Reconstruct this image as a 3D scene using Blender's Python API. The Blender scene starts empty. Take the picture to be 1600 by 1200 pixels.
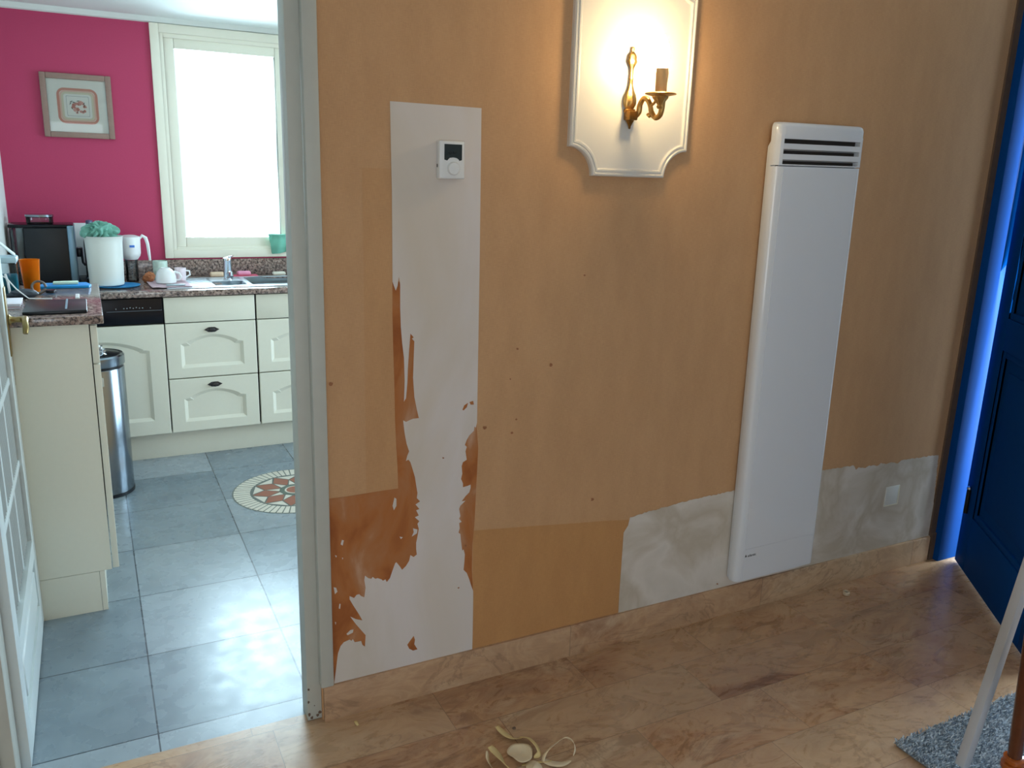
import bpy, bmesh, math, random
from mathutils import Vector, Matrix, noise
from mathutils.geometry import tessellate_polygon
random.seed(7)
PI = math.pi
C = bpy.context.scene.collection

# ------------------------------------------------------------------ camera
F_PX = 1287.675
YAW, PITCH, ROLL = math.radians(-27.2536), math.radians(75.8169), math.radians(1.78637)
RM = (Matrix.Rotation(YAW, 3, 'Z') @ Matrix.Rotation(PITCH, 3, 'X') @ Matrix.Rotation(ROLL, 3, 'Z'))
EYE = Vector((0, 0, 1.5))
cam = bpy.data.objects.new('camera', bpy.data.cameras.new('camera'))
C.objects.link(cam)
cam.matrix_world = Matrix.Translation(EYE) @ RM.to_4x4()
cam.data.sensor_width = 36
cam.data.lens = F_PX / 1600 * 36
cam.data.clip_start = 0.02
bpy.context.scene.camera = cam

# ------------------------------------------------------------------ world and lights
sc = bpy.context.scene
sc.view_settings.view_transform = 'Standard'
sc.view_settings.look = 'None'
sc.view_settings.gamma = 1
sc.view_settings.exposure = 0.0
w = bpy.data.worlds.new('sky'); sc.world = w; w.use_nodes = True
bg = w.node_tree.nodes['Background']
bg.inputs[0].default_value = (0.72, 0.88, 1.0, 1)
bg.inputs[1].default_value = 1.6

def area(name, loc, rot, sx, sy, power, col):
    l = bpy.data.lights.new(name, 'AREA'); l.shape = 'RECTANGLE'; l.size = sx; l.size_y = sy
    l.energy = power; l.color = col
    o = bpy.data.objects.new(name, l); C.objects.link(o); o.location = loc; o.rotation_euler = rot
    return o
area('kitchen_window_daylight', (1.08, 5.42, 1.70), (PI/2, 0, PI), 1.5, 1.5, 190, (0.66, 0.88, 1.0))
area('kitchen_side_daylight', (3.25, 3.4, 1.25), (0, PI/2, 0), 1.8, 1.6, 90, (0.66, 0.87, 1.0))
area('entrance_daylight', (3.75, 1.45, 1.25), (0, PI/2, 0), 2.3, 1.6, 150, (0.68, 0.87, 1.0))
area('hall_window_daylight', (-0.45, -2.72, 1.15), (PI/2, 0, 0), 1.5, 1.7, 30, (0.90, 0.95, 1.0))
bl = bpy.data.lights.new('sconce_bulb_light', 'POINT'); bl.energy = 20; bl.color = (1.0, 0.72, 0.36)
bl.shadow_soft_size = 0.016
blo = bpy.data.objects.new('sconce_bulb_light', bl); C.objects.link(blo); blo.location = (1.40, 1.90, 1.815)

# ------------------------------------------------------------------ helpers
def on_wall(px, py, Y):
    """photo pixel -> point on the plane y = Y"""
    d = RM @ Vector(((px-800)/F_PX, -(py-600)/F_PX, -1))
    return EYE + d * ((Y-EYE.y)/d.y)
def on_level(px, py, Z):
    d = RM @ Vector(((px-800)/F_PX, -(py-600)/F_PX, -1))
    return EYE + d * ((Z-EYE.z)/d.z)

def lin(c):
    return tuple(((v/255)/12.92 if v/255 <= 0.04045 else ((v/255+0.055)/1.055)**2.4) for v in c) + (1,)

ORIG = {}
class MB:
    def __init__(s): s.bm = bmesh.new()
    def box(s, a, b, bev=0, seg=2, mi=0):
        vs = [s.bm.verts.new((x, y, z)) for x in (a[0], b[0]) for y in (a[1], b[1]) for z in (a[2], b[2])]
        idx = [(0,1,3,2), (4,6,7,5), (0,4,5,1), (2,3,7,6), (0,2,6,4), (1,5,7,3)]
        fs = [s.bm.faces.new([vs[i] for i in f]) for f in idx]
        for f in fs: f.material_index = mi
        if bev:
            es = list({e for f in fs for e in f.edges})
            bmesh.ops.bevel(s.bm, geom=es, offset=bev, segments=seg, profile=0.5, affect='EDGES')
        return s
    def prism(s, pts, fn, t0, t1, bev=0):
        """pts 2D outline; fn(u,v,t)->xyz"""
        a = [s.bm.verts.new(fn(u, v, t0)) for u, v in pts]
        b = [s.bm.verts.new(fn(u, v, t1)) for u, v in pts]
        n = len(pts); fs = []
        fs.append(s.bm.faces.new(a)); fs.append(s.bm.faces.new(b[::-1]))
        for i in range(n):
            fs.append(s.bm.faces.new((a[i], b[i], b[(i+1) % n], a[(i+1) % n])))
        caps = fs[:2]
        if bev:
            es = list({e for f in caps for e in f.edges})
            bmesh.ops.bevel(s.bm, geom=es, offset=bev, segments=2, profile=0.5, affect='EDGES')
        s.bm.faces.ensure_lookup_table()
        big = [f for f in s.bm.faces if len(f.verts) > 4]
        bmesh.ops.triangulate(s.bm, faces=big)
        return s
    def lathe(s, prof, c=(0,0,0), n=32, axis='Z', sx=1, sy=1, wob=None):
        rings = []
        for r, z in prof:
            ring = []
            for i in range(n):
                a = 2*PI*i/n
                rr = r*(1+(wob(a, z) if wob else 0))
                x, y = rr*math.cos(a)*sx, rr*math.sin(a)*sy
                p = (x, y, z) if axis == 'Z' else ((x, z, y) if axis == 'Y' else (z, x, y))
                ring.append(s.bm.verts.new((c[0]+p[0], c[1]+p[1], c[2]+p[2])))
            rings.append(ring)
        for k in range(len(rings)-1):
            for i in range(n):
                j = (i+1) % n
                s.bm.faces.new((rings[k][i], rings[k][j], rings[k+1][j], rings[k+1][i]))
        if prof[0][0] > 1e-5: s.bm.faces.new(rings[0][::-1])
        if prof[-1][0] > 1e-5: s.bm.faces.new(rings[-1])
        return s
    def tube(s, pts, r, n=12, flat=1.0):
        pts = [Vector(p) for p in pts]; rings = []
        up = Vector((0.13, 0.21, 0.97)).normalized(); last = None
        for i, p in enumerate(pts):
            t = (pts[min(i+1, len(pts)-1)] - pts[max(i-1, 0)]).normalized()
            if last is None: u = t.cross(up).normalized()
            else: u = (last - t*last.dot(t)).normalized()
            last = u; v = t.cross(u)
            rr = r[i] if isinstance(r, (list, tuple)) else r
            rings.append([s.bm.verts.new(p + u*math.cos(2*PI*k/n)*rr + v*math.sin(2*PI*k/n)*rr*flat) for k in range(n)])
        for k in range(len(rings)-1):
            for i in range(n):
                j = (i+1) % n
                s.bm.faces.new((rings[k][i], rings[k][j], rings[k+1][j], rings[k+1][i]))
        s.bm.faces.new(rings[0][::-1]); s.bm.faces.new(rings[-1])
        return s
    def grid(s, fn, nu, nv):
        g = [[s.bm.verts.new(fn(i/nu, j/nv)) for j in range(nv+1)] for i in range(nu+1)]
        for i in range(nu):
            for j in range(nv):
                s.bm.faces.new((g[i][j], g[i+1][j], g[i+1][j+1], g[i][j+1]))
        return s
    def blob(s, c, r, amp, fr, seed=0, sub=4, squash=(1,1,1)):
        res = bmesh.ops.create_icosphere(s.bm, subdivisions=sub, radius=1)
        for v in res['verts']:
            d = v.co.copy(); n1 = noise.noise(d*fr+Vector((seed, 0, 0))); n2 = noise.noise(d*fr*2.3+Vector((0, seed, 3)))
            k = 1+amp*(abs(n1)*1.6-0.3)+amp*0.5*n2
            v.co = Vector((c[0]+d.x*r*k*squash[0], c[1]+d.y*r*k*squash[1], c[2]+d.z*r*k*squash[2]))
        return s
    def build(s, name, mat, parent=None, origin=None, smooth=40, recalc=True):
        bmesh.ops.remove_doubles(s.bm, verts=s.bm.verts, dist=1e-6)
        if recalc: bmesh.ops.recalc_face_normals(s.bm, faces=s.bm.faces)
        if origin is None:
            if parent is not None: origin = ORIG[parent.name]
            else:
                xs = [v.co for v in s.bm.verts]
                mn = [min(c[i] for c in xs) for i in range(3)]; mx = [max(c[i] for c in xs) for i in range(3)]
                origin = Vector(((mn[0]+mx[0])/2, (mn[1]+mx[1])/2, mn[2]))
        origin = Vector(origin)
        for v in s.bm.verts: v.co -= origin
        me = bpy.data.meshes.new(name); s.bm.to_mesh(me); s.bm.free()
        if smooth:
            me.shade_smooth(); me.set_sharp_from_angle(angle=math.radians(smooth))
        for m in (mat if isinstance(mat, (list, tuple)) else [mat]): me.materials.append(m)
        o = bpy.data.objects.new(name, me); C.objects.link(o)
        if parent is None: o.location = origin
        else: o.parent = parent
        ORIG[o.name] = origin
        return o
def thing(name, label, cat, loc, group=None):
    o = bpy.data.objects.new(name, None); C.objects.link(o); o.location = loc; o.empty_display_size = 0.05
    o['label'] = label; o['category'] = cat
    if group: o['group'] = group
    ORIG[o.name] = Vector(loc)
    return o
def tag(o, label, cat, group=None):
    o['label'] = label; o['category'] = cat
    if group: o['group'] = group
    return o
def struct(o, label=None):
    o['kind'] = 'structure'
    if label: o['label'] = label
    return o

# ------------------------------------------------------------------ materials
def nm(name):
    m = bpy.data.materials.new(name); m.use_nodes = True
    nt = m.node_tree; b = nt.nodes['Principled BSDF']
    return m, nt, b
def N(nt, t, **kw):
    n = nt.nodes.new(t)
    for k, v in kw.items():
        if k in n.inputs.keys() if isinstance(k, str) else False: n.inputs[k].default_value = v
        else: setattr(n, k, v)
    return n
def plain(name, col, rough=0.5, metal=0, bump=0, bscale=60, var=0.0, coat=0, spec=0.5, trans=0, ior=1.45, emit=None, estr=0, sss=0, alpha=1):
    m, nt, b = nm(name)
    c = lin(col)
    tc = nt.nodes.new('ShaderNodeTexCoord')
    nz = nt.nodes.new('ShaderNodeTexNoise'); nz.inputs['Scale'].default_value = bscale; nz.inputs['Detail'].default_value = 4
    nt.links.new(tc.outputs['Object'], nz.inputs['Vector'])
    mx = nt.nodes.new('ShaderNodeMix'); mx.data_type = 'RGBA'
    mx.inputs[6].default_value = tuple(v*(1-var) for v in c[:3])+(1,)
    mx.inputs[7].default_value = tuple(min(1, v*(1+var)) for v in c[:3])+(1,)
    nt.links.new(nz.outputs['Fac'], mx.inputs[0]); nt.links.new(mx.outputs[2], b.inputs['Base Color'])
    b.inputs['Roughness'].default_value = rough; b.inputs['Metallic'].default_value = metal
    b.inputs['Coat Weight'].default_value = coat; b.inputs['Specular IOR Level'].default_value = spec
    b.inputs['Transmission Weight'].default_value = trans; b.inputs['IOR'].default_value = ior
    b.inputs['Alpha'].default_value = alpha
    if emit:
        b.inputs['Emission Color'].default_value = lin(emit); b.inputs['Emission Strength'].default_value = estr
    if bump:
        bp = nt.nodes.new('ShaderNodeBump'); bp.inputs['Strength'].default_value = bump; bp.inputs['Distance'].default_value = 0.002
        nt.links.new(nz.outputs['Fac'], bp.inputs['Height']); nt.links.new(bp.outputs[0], b.inputs['Normal'])
    return m
def noise_tex(nt, vec, scale, detail=4, dist=0, rough=0.5):
    n = nt.nodes.new('ShaderNodeTexNoise'); n.inputs['Scale'].default_value = scale; n.inputs['Detail'].default_value = detail
    n.inputs['Distortion'].default_value = dist; n.inputs['Roughness'].default_value = rough
    nt.links.new(vec, n.inputs['Vector']); return n
def ramp(nt, fac, stops):
    r = nt.nodes.new('ShaderNodeValToRGB'); e = r.color_ramp.elements
    e[0].position, e[0].color = stops[0][0], stops[0][1]
    e[1].position, e[1].color = stops[-1][0], stops[-1][1]
    for p, c in stops[1:-1]:
        x = e.new(p); x.color = c
    nt.links.new(fac, r.inputs[0]); return r
def mix(nt, fac, a, b, mode='MIX'):
    m = nt.nodes.new('ShaderNodeMix'); m.data_type = 'RGBA'; m.blend_type = mode
    for i, v in ((0, fac), (6, a), (7, b)):
        if hasattr(v, 'links'): nt.links.new(v, m.inputs[i])
        else: m.inputs[i].default_value = v
    return m.outputs[2]
def vmath(nt, op, a, b):
    m = nt.nodes.new('ShaderNodeVectorMath'); m.operation = op
    for i, v in ((0, a), (1, b)):
        if hasattr(v, 'links'): nt.links.new(v, m.inputs[i])
        else: m.inputs[i].default_value = v
    return m.outputs[0]
def bump(nt, b, h, strength, dist=0.002):
    bp = nt.nodes.new('ShaderNodeBump'); bp.inputs['Strength'].default_value = strength; bp.inputs['Distance'].default_value = dist
    nt.links.new(h, bp.inputs['Height']); nt.links.new(bp.outputs[0], b.inputs['Normal'])

def wallpaper_mat(name, c1, c2, c3):
    m, nt, b = nm(name)
    pos = nt.nodes.new('ShaderNodeNewGeometry').outputs['Position']
    big = noise_tex(nt, pos, 1.6, 3); r = ramp(nt, big.outputs['Fac'], [(0.3, lin(c1)), (0.7, lin(c2))])
    mid = noise_tex(nt, vmath(nt, 'MULTIPLY', pos, (1, 1, 0.3)), 22, 5)
    col = mix(nt, 0.35, r.outputs[0], ramp(nt, mid.outputs['Fac'], [(0.35, lin(c3)), (0.65, lin(c1))]).outputs[0])
    v1 = noise_tex(nt, vmath(nt, 'MULTIPLY', pos, (900, 1, 60)), 1, 2)
    v2 = noise_tex(nt, vmath(nt, 'MULTIPLY', pos, (60, 1, 900)), 1, 2)
    wv = mix(nt, 0.5, v1.outputs['Fac'], v2.outputs['Fac'])
    col = mix(nt, 0.32, col, ramp(nt, wv, [(0.38, lin(c3)), (0.62, lin(c2))]).outputs[0])
    nt.links.new(col, b.inputs['Base Color']); b.inputs['Roughness'].default_value = 0.75
    b.inputs['Specular IOR Level'].default_value = 0.3
    bump(nt, b, wv, 0.25, 0.001)
    return m
M = {}
M['paper'] = wallpaper_mat('woven_wallpaper', (204, 160, 118), (211, 168, 125), (181, 138, 99))
M['paper_dark'] = wallpaper_mat('unfaded_wallpaper', (199, 148, 95), (205, 154, 101), (175, 124, 78))
M['paper_mid'] = wallpaper_mat('slightly_unfaded_wallpaper', (203, 156, 111), (209, 164, 118), (179, 133, 92))
def blotch(name, cols, scale, rough=0.85, b_=0.2, dist=0.6, stretch=(1, 1, 1)):
    m, nt, b = nm(name)
    pos = vmath(nt, 'MULTIPLY', nt.nodes.new('ShaderNodeNewGeometry').outputs['Position'], stretch)
    n = noise_tex(nt, pos, scale, 5, dist)
    k = len(cols); r = ramp(nt, n.outputs['Fac'], [(0.28+0.44*i/(k-1), lin(c)) for i, c in enumerate(cols)])
    nt.links.new(r.outputs[0], b.inputs['Base Color']); b.inputs['Roughness'].default_value = rough
    bump(nt, b, noise_tex(nt, pos, scale*9, 4).outputs['Fac'], b_)
    return m
M['backing'] = blotch('torn_backing_paper', [(140, 76, 38), (160, 92, 44), (178, 110, 58), (180, 122, 78), (196, 154, 124)], 9, stretch=(1, 1, 0.55))
M['plaster'] = blotch('bare_plaster', [(208, 198, 184), (222, 214, 210), (212, 200, 184)], 3, stretch=(1, 1, 0.4))
M['stain'] = plain('stain_brown', (158, 106, 72), 0.8)
M['plaster2'] = blotch('skimmed_plaster', [(206, 198, 186), (220, 212, 202), (196, 184, 166), (222, 214, 204)], 4.5)
M['white_wall'] = plain('white_painted_wall', (226, 228, 226), 0.8, bump=0.1)
M['ceiling'] = plain('ceiling_paint', (226, 230, 224), 0.9, bump=0.1)
M['pink'] = plain('raspberry_wall_paint', (186, 58, 98), 0.55, bump=0.15, bscale=120, var=0.04)
M['frame_paint'] = plain('aged_door_paint', (190, 192, 184), 0.45, bump=0.15, bscale=25, var=0.05)
M['door_white'] = plain('white_door_paint', (216, 224, 224), 0.35)
M['win_frame'] = plain('cream_window_paint', (244, 240, 222), 0.4)
M['cream'] = plain('cream_lacquer', (226, 224, 208), 0.4, var=0.02)
M['dark_gap'] = plain('dark_gap', (40, 38, 34), 0.9)
M['black_gloss'] = plain('black_gloss_plastic', (8, 12, 22), 0.25, spec=.35)
M['dark_plastic'] = plain('dark_plastic', (16, 20, 28), 0.35)
M['white_plastic'] = plain('white_plastic', (232, 234, 234), 0.35)
M['white_gloss'] = plain('white_enamel', (226, 230, 236), 0.16, var=0.0, coat=0.3)
M['white_ivory'] = plain('ivory_panel_paint', (226, 222, 214), 0.33, var=0.01)
M['steel'] = plain('brushed_steel', (138, 148, 158), 0.2, 1, bump=0.05, bscale=200)
M['chrome'] = plain('chrome', (210, 215, 220), 0.12, 1)
M['brass'] = plain('aged_brass', (214, 172, 104), 0.34, 1, bump=0.4, bscale=140, var=0.25)
M['old_brass'] = plain('dull_brass', (150, 130, 86), 0.4, 1, bump=0.2, bscale=80, var=0.15)
M['pewter'] = plain('dark_pewter', (70, 70, 72), 0.4, 1, bump=0.5, bscale=200)
M['blue_door'] = plain('blue_satin_paint', (6, 70, 142), 0.65, bump=0.05, bscale=20, var=0.06, spec=0.06)
M['brown_wood'] = plain('bare_brown_wood', (104, 84, 70), 0.7, bump=0.3, bscale=40, var=0.2)
M['taupe_wood'] = plain('taupe_picture_frame', (150, 122, 110), 0.5, bump=0.2, bscale=60, var=0.1)
M['lcd'] = plain('grey_display', (46, 56, 58), 0.25)
M['lcd_ink'] = plain('display_digits', (26, 32, 34), 0.3)
M['ink'] = plain('dark_print', (50, 46, 48), 0.5)
M['candle'] = plain('candle_sleeve', (206, 170, 120), 0.6, bump=0.3, bscale=60)
M['turned_wood'] = plain('varnished_wood', (92, 46, 24), 0.22, bump=0.05, bscale=30, var=0.3, coat=0.5)
M['amber'] = plain('amber_varnish', (168, 84, 24), 0.18, var=0.2, coat=0.6)
M['pole'] = plain('grey_white_coating', (196, 200, 206), 0.35)
M['scrap'] = plain('peeled_paper', (226, 200, 140), 0.7, bump=0.2, var=0.08)
M['scrap_pale'] = plain('peeled_paper_pale', (232, 214, 180), 0.7, bump=0.2, var=0.08)
def bulb_mat():
    m, nt, b = nm('lit_bulb_glass'); b.inputs['Base Color'].default_value = (1, .9, .7, 1)
    b.inputs['Emission Color'].default_value = (1, 0.78, 0.45, 1); b.inputs['Emission Strength'].default_value = 60
    return m
M['bulb'] = bulb_mat()
def pane_mat(name, tint, rough=0.02, glossy=0.08):
    m, nt, b = nm(name); out = nt.nodes['Material Output']
    tr = nt.nodes.new('ShaderNodeBsdfTransparent'); tr.inputs[0].default_value = tint
    gl = nt.nodes.new('ShaderNodeBsdfGlossy'); gl.inputs['Roughness'].default_value = rough
    fr = nt.nodes.new('ShaderNodeFresnel'); fr.inputs[0].default_value = 1.45
    mxs = nt.nodes.new('ShaderNodeMixShader')
    nt.links.new(fr.outputs[0], mxs.inputs[0]); nt.links.new(tr.outputs[0], mxs.inputs[1]); nt.links.new(gl.outputs[0], mxs.inputs[2])
    nt.links.new(mxs.outputs[0], out.inputs[0]); return m
M['pane'] = pane_mat('clear_glass', (0.97, 0.99, 1, 1))
M['clear'] = pane_mat('clear_plastic', (0.78, 0.84, 0.86, 1), 0.08)
M['frosted'] = plain('ribbed_frosted_glass', (158, 160, 156), 0.4)

def granite():
    m, nt, b = nm('speckled_granite')
    pos = nt.nodes.new('ShaderNodeNewGeometry').outputs['Position']
    a = noise_tex(nt, pos, 75, 3, 0.3); c = noise_tex(nt, vmath(nt, 'ADD', pos, (3, 5, 7)), 130, 2)
    r1 = ramp(nt, a.outputs['Fac'], [(0.42, lin((62, 54, 54))), (0.52, lin((142, 122, 114))), (0.64, lin((190, 172, 162)))])
    r2 = ramp(nt, c.outputs['Fac'], [(0.42, lin((50, 46, 48))), (0.5, lin((166, 146, 138))), (0.7, lin((140, 108, 100)))])
    nt.links.new(mix(nt, 0.45, r1.outputs[0], r2.outputs[0]), b.inputs['Base Color'])
    b.inputs['Roughness'].default_value = 0.16; return m
M['granite'] = granite()

def tile_floor():
    m, nt, b = nm('blue_grey_floor_tiles')
    pos = nt.nodes.new('ShaderNodeNewGeometry').outputs['Position']
    p = vmath(nt, 'SUBTRACT', pos, (0.055-4.1+0.0018, 2.143-4.1+0.0018, 0))
    br = nt.nodes.new('ShaderNodeTexBrick'); br.offset = 0; br.squash = 1
    for k, v in (('Color1', (0, 0, 0, 1)), ('Color2', (1, 1, 1, 1)), ('Mortar', (0.5, 0.5, 0.5, 1)), ('Scale', 1), ('Mortar Size', 0.0022), ('Mortar Smooth', 0.1), ('Brick Width', 0.41), ('Row Height', 0.41)):
        br.inputs[k].default_value = v
    nt.links.new(p, br.inputs['Vector'])
    n = noise_tex(nt, vmath(nt, 'MULTIPLY', pos, (1, 1.4, 1)), 4.5, 5, 0.5)
    base = ramp(nt, n.outputs['Fac'], [(0.25, lin((124, 138, 149))), (0.75, lin((144, 158, 167)))]).outputs[0]
    base = mix(nt, 0.14, base, br.outputs['Color'])
    col = mix(nt, br.outputs['Fac'], base, lin((62, 70, 78)))
    nt.links.new(col, b.inputs['Base Color'])
    rr = ramp(nt, noise_tex(nt, pos, 14, 4).outputs['Fac'], [(0.3, (0.22, 0.22, 0.22, 1)), (0.7, (0.34, 0.34, 0.34, 1))])
    nt.links.new(rr.outputs[0], b.inputs['Roughness'])
    inv = nt.nodes.new('ShaderNodeMath'); inv.operation = 'SUBTRACT'; inv.inputs[0].default_value = 1; nt.links.new(br.outputs['Fac'], inv.inputs[1])
    bump(nt, b, inv.outputs[0], 0.5, 0.002); return m
M['tiles'] = tile_floor()

def marble(name, bw, bh, off, rough, mort=0.0009, swap=False):
    m, nt, b = nm(name)
    pos = nt.nodes.new('ShaderNodeNewGeometry').outputs['Position']
    if swap:
        sep = nt.nodes.new('ShaderNodeSeparateXYZ'); nt.links.new(pos, sep.inputs[0])
        cb = nt.nodes.new('ShaderNodeCombineXYZ'); nt.links.new(sep.outputs[0], cb.inputs[0]); nt.links.new(sep.outputs[2], cb.inputs[1])
        bvec = cb.outputs[0]
    else: bvec = pos
    bvec = vmath(nt, 'ADD', bvec, off)
    br = nt.nodes.new('ShaderNodeTexBrick'); br.offset = 0.37; br.squash = 1.4; br.squash_frequency = 2
    for k, v in (('Color1', (0, 0, 0, 1)), ('Color2', (1, 1, 1, 1)), ('Mortar', (0.5, 0.5, 0.5, 1)), ('Scale', 1), ('Mortar Size', mort), ('Mortar Smooth', 0.3), ('Brick Width', bw), ('Row Height', bh)):
        br.inputs[k].default_value = v
    nt.links.new(bvec, br.inputs['Vector'])
    shift = vmath(nt, 'MULTIPLY', br.outputs['Color'], (23, 31, 17))
    p = vmath(nt, 'ADD', vmath(nt, 'MULTIPLY', pos, (1.1, 2.2, 2.0)), shift)
    n1 = noise_tex(nt, p, 1.7, 6, 1.5, 0.58)
    n2 = noise_tex(nt, vmath(nt, 'ADD', p, (9, 1, 4)), 4.5, 7, 2.2, 0.66)
    a = ramp(nt, n1.outputs['Fac'], [(0.36, lin((104, 62, 38))), (0.43, lin((150, 96, 62))), (0.49, lin((196, 152, 110))), (0.55, lin((158, 116, 84))), (0.63, lin((214, 188, 156)))]).outputs[0]
    c = ramp(nt, n2.outputs['Fac'], [(0.40, lin((116, 68, 42))), (0.46, lin((176, 126, 88))), (0.52, lin((212, 176, 142))), (0.60, lin((150, 100, 70)))]).outputs[0]
    col = mix(nt, 0.42, a, c)
    tint = ramp(nt, br.outputs['Color'], [(0.0, lin((150, 104, 74))), (0.22, lin((206, 184, 152))), (0.42, lin((186, 138, 100))), (0.6, lin((196, 170, 140))), (0.8, lin((160, 118, 88))), (1.0, lin((212, 176, 138)))]).outputs[0]
    col = mix(nt, 0.42, col, tint)
    pt_ = noise_tex(nt, vmath(nt, 'ADD', p, (5, 5, 5)), 0.9, 3, 0.8)
    pr_ = ramp(nt, pt_.outputs['Fac'], [(0.47, (0, 0, 0, 1)), (0.5, (0.4, 0.4, 0.4, 1))]).outputs[0]
    col = mix(nt, pr_, col, lin((206, 172, 136)))
    vein = noise_tex(nt, vmath(nt, 'ADD', p, (2, 7, 1)), 1.6, 8, 1.6, 0.6)
    vr = ramp(nt, vein.outputs['Fac'], [(0.485, (0, 0, 0, 1)), (0.5, (1, 1, 1, 1)), (0.515, (0, 0, 0, 1))]).outputs[0]
    vm = nt.nodes.new('ShaderNodeMath'); vm.operation = 'MULTIPLY'; vm.inputs[1].default_value = 0.30
    nt.links.new(vr, vm.inputs[0])
    col = mix(nt, vm.outputs[0], col, lin((84, 54, 40)))
    fm = nt.nodes.new('ShaderNodeMath'); fm.operation = 'MULTIPLY'; fm.inputs[1].default_value = 0.75
    nt.links.new(br.outputs['Fac'], fm.inputs[0])
    col = mix(nt, fm.outputs[0], col, lin((92, 74, 60)))
    nt.links.new(col, b.inputs['Base Color'])
    rr = ramp(nt, n2.outputs['Fac'], [(0.3, (rough, rough, rough, 1)), (0.7, (rough+0.1,)*3+(1,))]); nt.links.new(rr.outputs[0], b.inputs['Roughness'])
    return m
M['marble'] = marble('veined_marble_floor', 0.46, 0.205, (0.12, 0.02, 0), 0.24)
M['marble_base'] = marble('veined_marble_skirting', 0.58, 0.5, (0.05, 0.2, 0), 0.4, swap=True)

# ------------------------------------------------------------------ room shell
WY = 2.02
fl = struct(MB().box((-1.6, -2.6, -0.06), (3.62, 2.065, 0.0)).build('floor', M['marble'], smooth=0))
fk = struct(MB().box((-0.46, 2.065, -0.06), (3.0, 5.13, 0.0)).build('floor', M['tiles'], smooth=0))
# hall wall with the doorway
wb = MB()
wb.box((0.475, WY, 0), (3.03, 2.09, 2.5)); wb.box((-1.6, WY, 0), (-0.30, 2.09, 2.5)); wb.box((-0.30, WY, 2.06), (0.475, 2.09, 2.5))
wall_back = struct(wb.build('wall_back', M['paper'], smooth=0))
struct(MB().box((-1.7, -2.6, 0), (-1.6, 2.09, 2.5)).build('wall_left', M['white_wall'], smooth=0))
struct(MB().box((-1.7, -2.6, 2.5), (3.2, 2.09, 2.6)).build('ceiling', M['ceiling'], smooth=0))
wf = MB(); y0, y1 = -2.7, -2.6
wf.box((-1.7, y0, 0), (-1.2, y1, 2.6)).box((0.3, y0, 0), (3.2, y1, 2.6)).box((-1.2, y0, 0), (0.3, y1, 0.3)).box((-1.2, y0, 2.0), (0.3, y1, 2.6))
struct(wf.build('wall_front', M['white_wall'], smooth=0))
wr = MB()
wr.box((3.03, -2.6, 0), (3.2, 1.06, 2.6)).box((3.03, 1.06, 2.4), (3.2, 2.09, 2.6)).box((3.05, 2.035, 0), (3.2, 2.09, 2.4))
struct(wr.build('wall_right', M['white_wall'], smooth=0))
# kitchen shell
KY = 5.03
kb = MB()
WX0, WX1, WZ0, WZ1 = 0.41, 1.75, 1.02, 2.18
kb.box((-0.46, KY, 0), (WX0, KY+0.1, 2.25)).box((WX1, KY, 0), (3.0, KY+0.1, 2.25)).box((WX0, KY, 0), (WX1, KY+0.1, WZ0)).box((WX0, KY, WZ1), (WX1, KY+0.1, 2.25))
struct(kb.build('wall_kitchen_back', M['pink'], smooth=0))
struct(MB().box((-0.46, 2.09, 0), (-0.36, KY, 2.25)).build('wall_kitchen_left', M['white_wall'], smooth=0))
struct(MB().box((2.9, 2.09, 0), (3.0, 2.6, 2.25)).box((2.9, 4.2, 0), (3.0, KY, 2.25)).box((2.9, 2.6, 2.1), (3.0, 4.2, 2.25)).box((2.9, 2.6, 0), (3.0, 4.2, .06)).build('wall_kitchen_right', M['white_wall'], smooth=0))
w2 = MB()
for yy0, yy1 in ((2.6, 3.4), (3.4, 4.2)):
    w2.box((2.93, yy0, .06), (2.98, yy0+.06, 2.1), .003).box((2.93, yy1-.06, .06), (2.98, yy1, 2.1), .003).box((2.93, yy0+.06, .06), (2.98, yy1-.06, .14), .003).box((2.93, yy0+.06, 2.04), (2.98, yy1-.06, 2.1), .003)
w2o = struct(w2.build('window_2', M['win_frame']))
MB().box((2.953, 2.66, .14), (2.957, 3.34, 2.04)).box((2.953, 3.46, .14), (2.957, 4.14, 2.04)).build('pane', M['pane'], w2o)
struct(MB().box((-0.46, 2.09, 2.25), (3.0, KY+0.1, 2.31)).build('ceiling', M['ceiling'], smooth=0))
cor = MB(); cor.prism([(0, 2.25), (0, 2.222), (0.018, 2.226), (0.03, 2.25)], lambda u, v, t: (t, KY-u, v), -0.36, 2.9)
struct(cor.build('trim_1', M['ceiling']))

# wall patches --------------------------------------------------------------
def patch(name, px, mat, layer, label=None, jag=0):
    pts = [on_wall(x, y, WY) for x, y in px]
    if jag:
        out = []
        for i, p in enumerate(pts):
            q = pts[(i+1) % len(pts)]; out.append(p)
            L = (q-p).length
            if jag[0] <= i < jag[1] and L > 0.012:
                k = int(L/0.008)
                for j in range(1, k):
                    out.append(p.lerp(q, j/k)+Vector((random.uniform(-1, 1)*0.0025, 0, random.uniform(-1, 1)*0.0025)))
        pts = out
    bm = bmesh.new(); y = WY - 0.0005*layer
    co = [Vector((p.x, y, max(p.z, 0.03))) for p in pts]
    vs = [bm.verts.new(c) for c in co]
    for tri in tessellate_polygon([[Vector((c.x, c.z, 0)) for c in co]]):
        try: f = bm.faces.new([vs[i] for i in tri])
        except ValueError: continue
        f.normal_update()
        if f.normal.y > 0: f.normal_flip()
    mb = MB(); mb.bm.free(); mb.bm = bm
    o = mb.build(name, mat, wall_back, smooth=0, recalc=False)
    if label: o['label'] = label
    return o
patch('unfaded_wallpaper', [(739, 829), (830, 822), (905, 817), (940, 814), (983, 812), (980, 975), (737, 1040)], M['paper_dark'], 1, 'darker orange band of unfaded wallpaper')
patch('unfaded_wallpaper', [(566, 262), (611, 264), (613, 440), (622, 763), (572, 771), (570, 600)], M['paper_mid'], 1)
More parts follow.
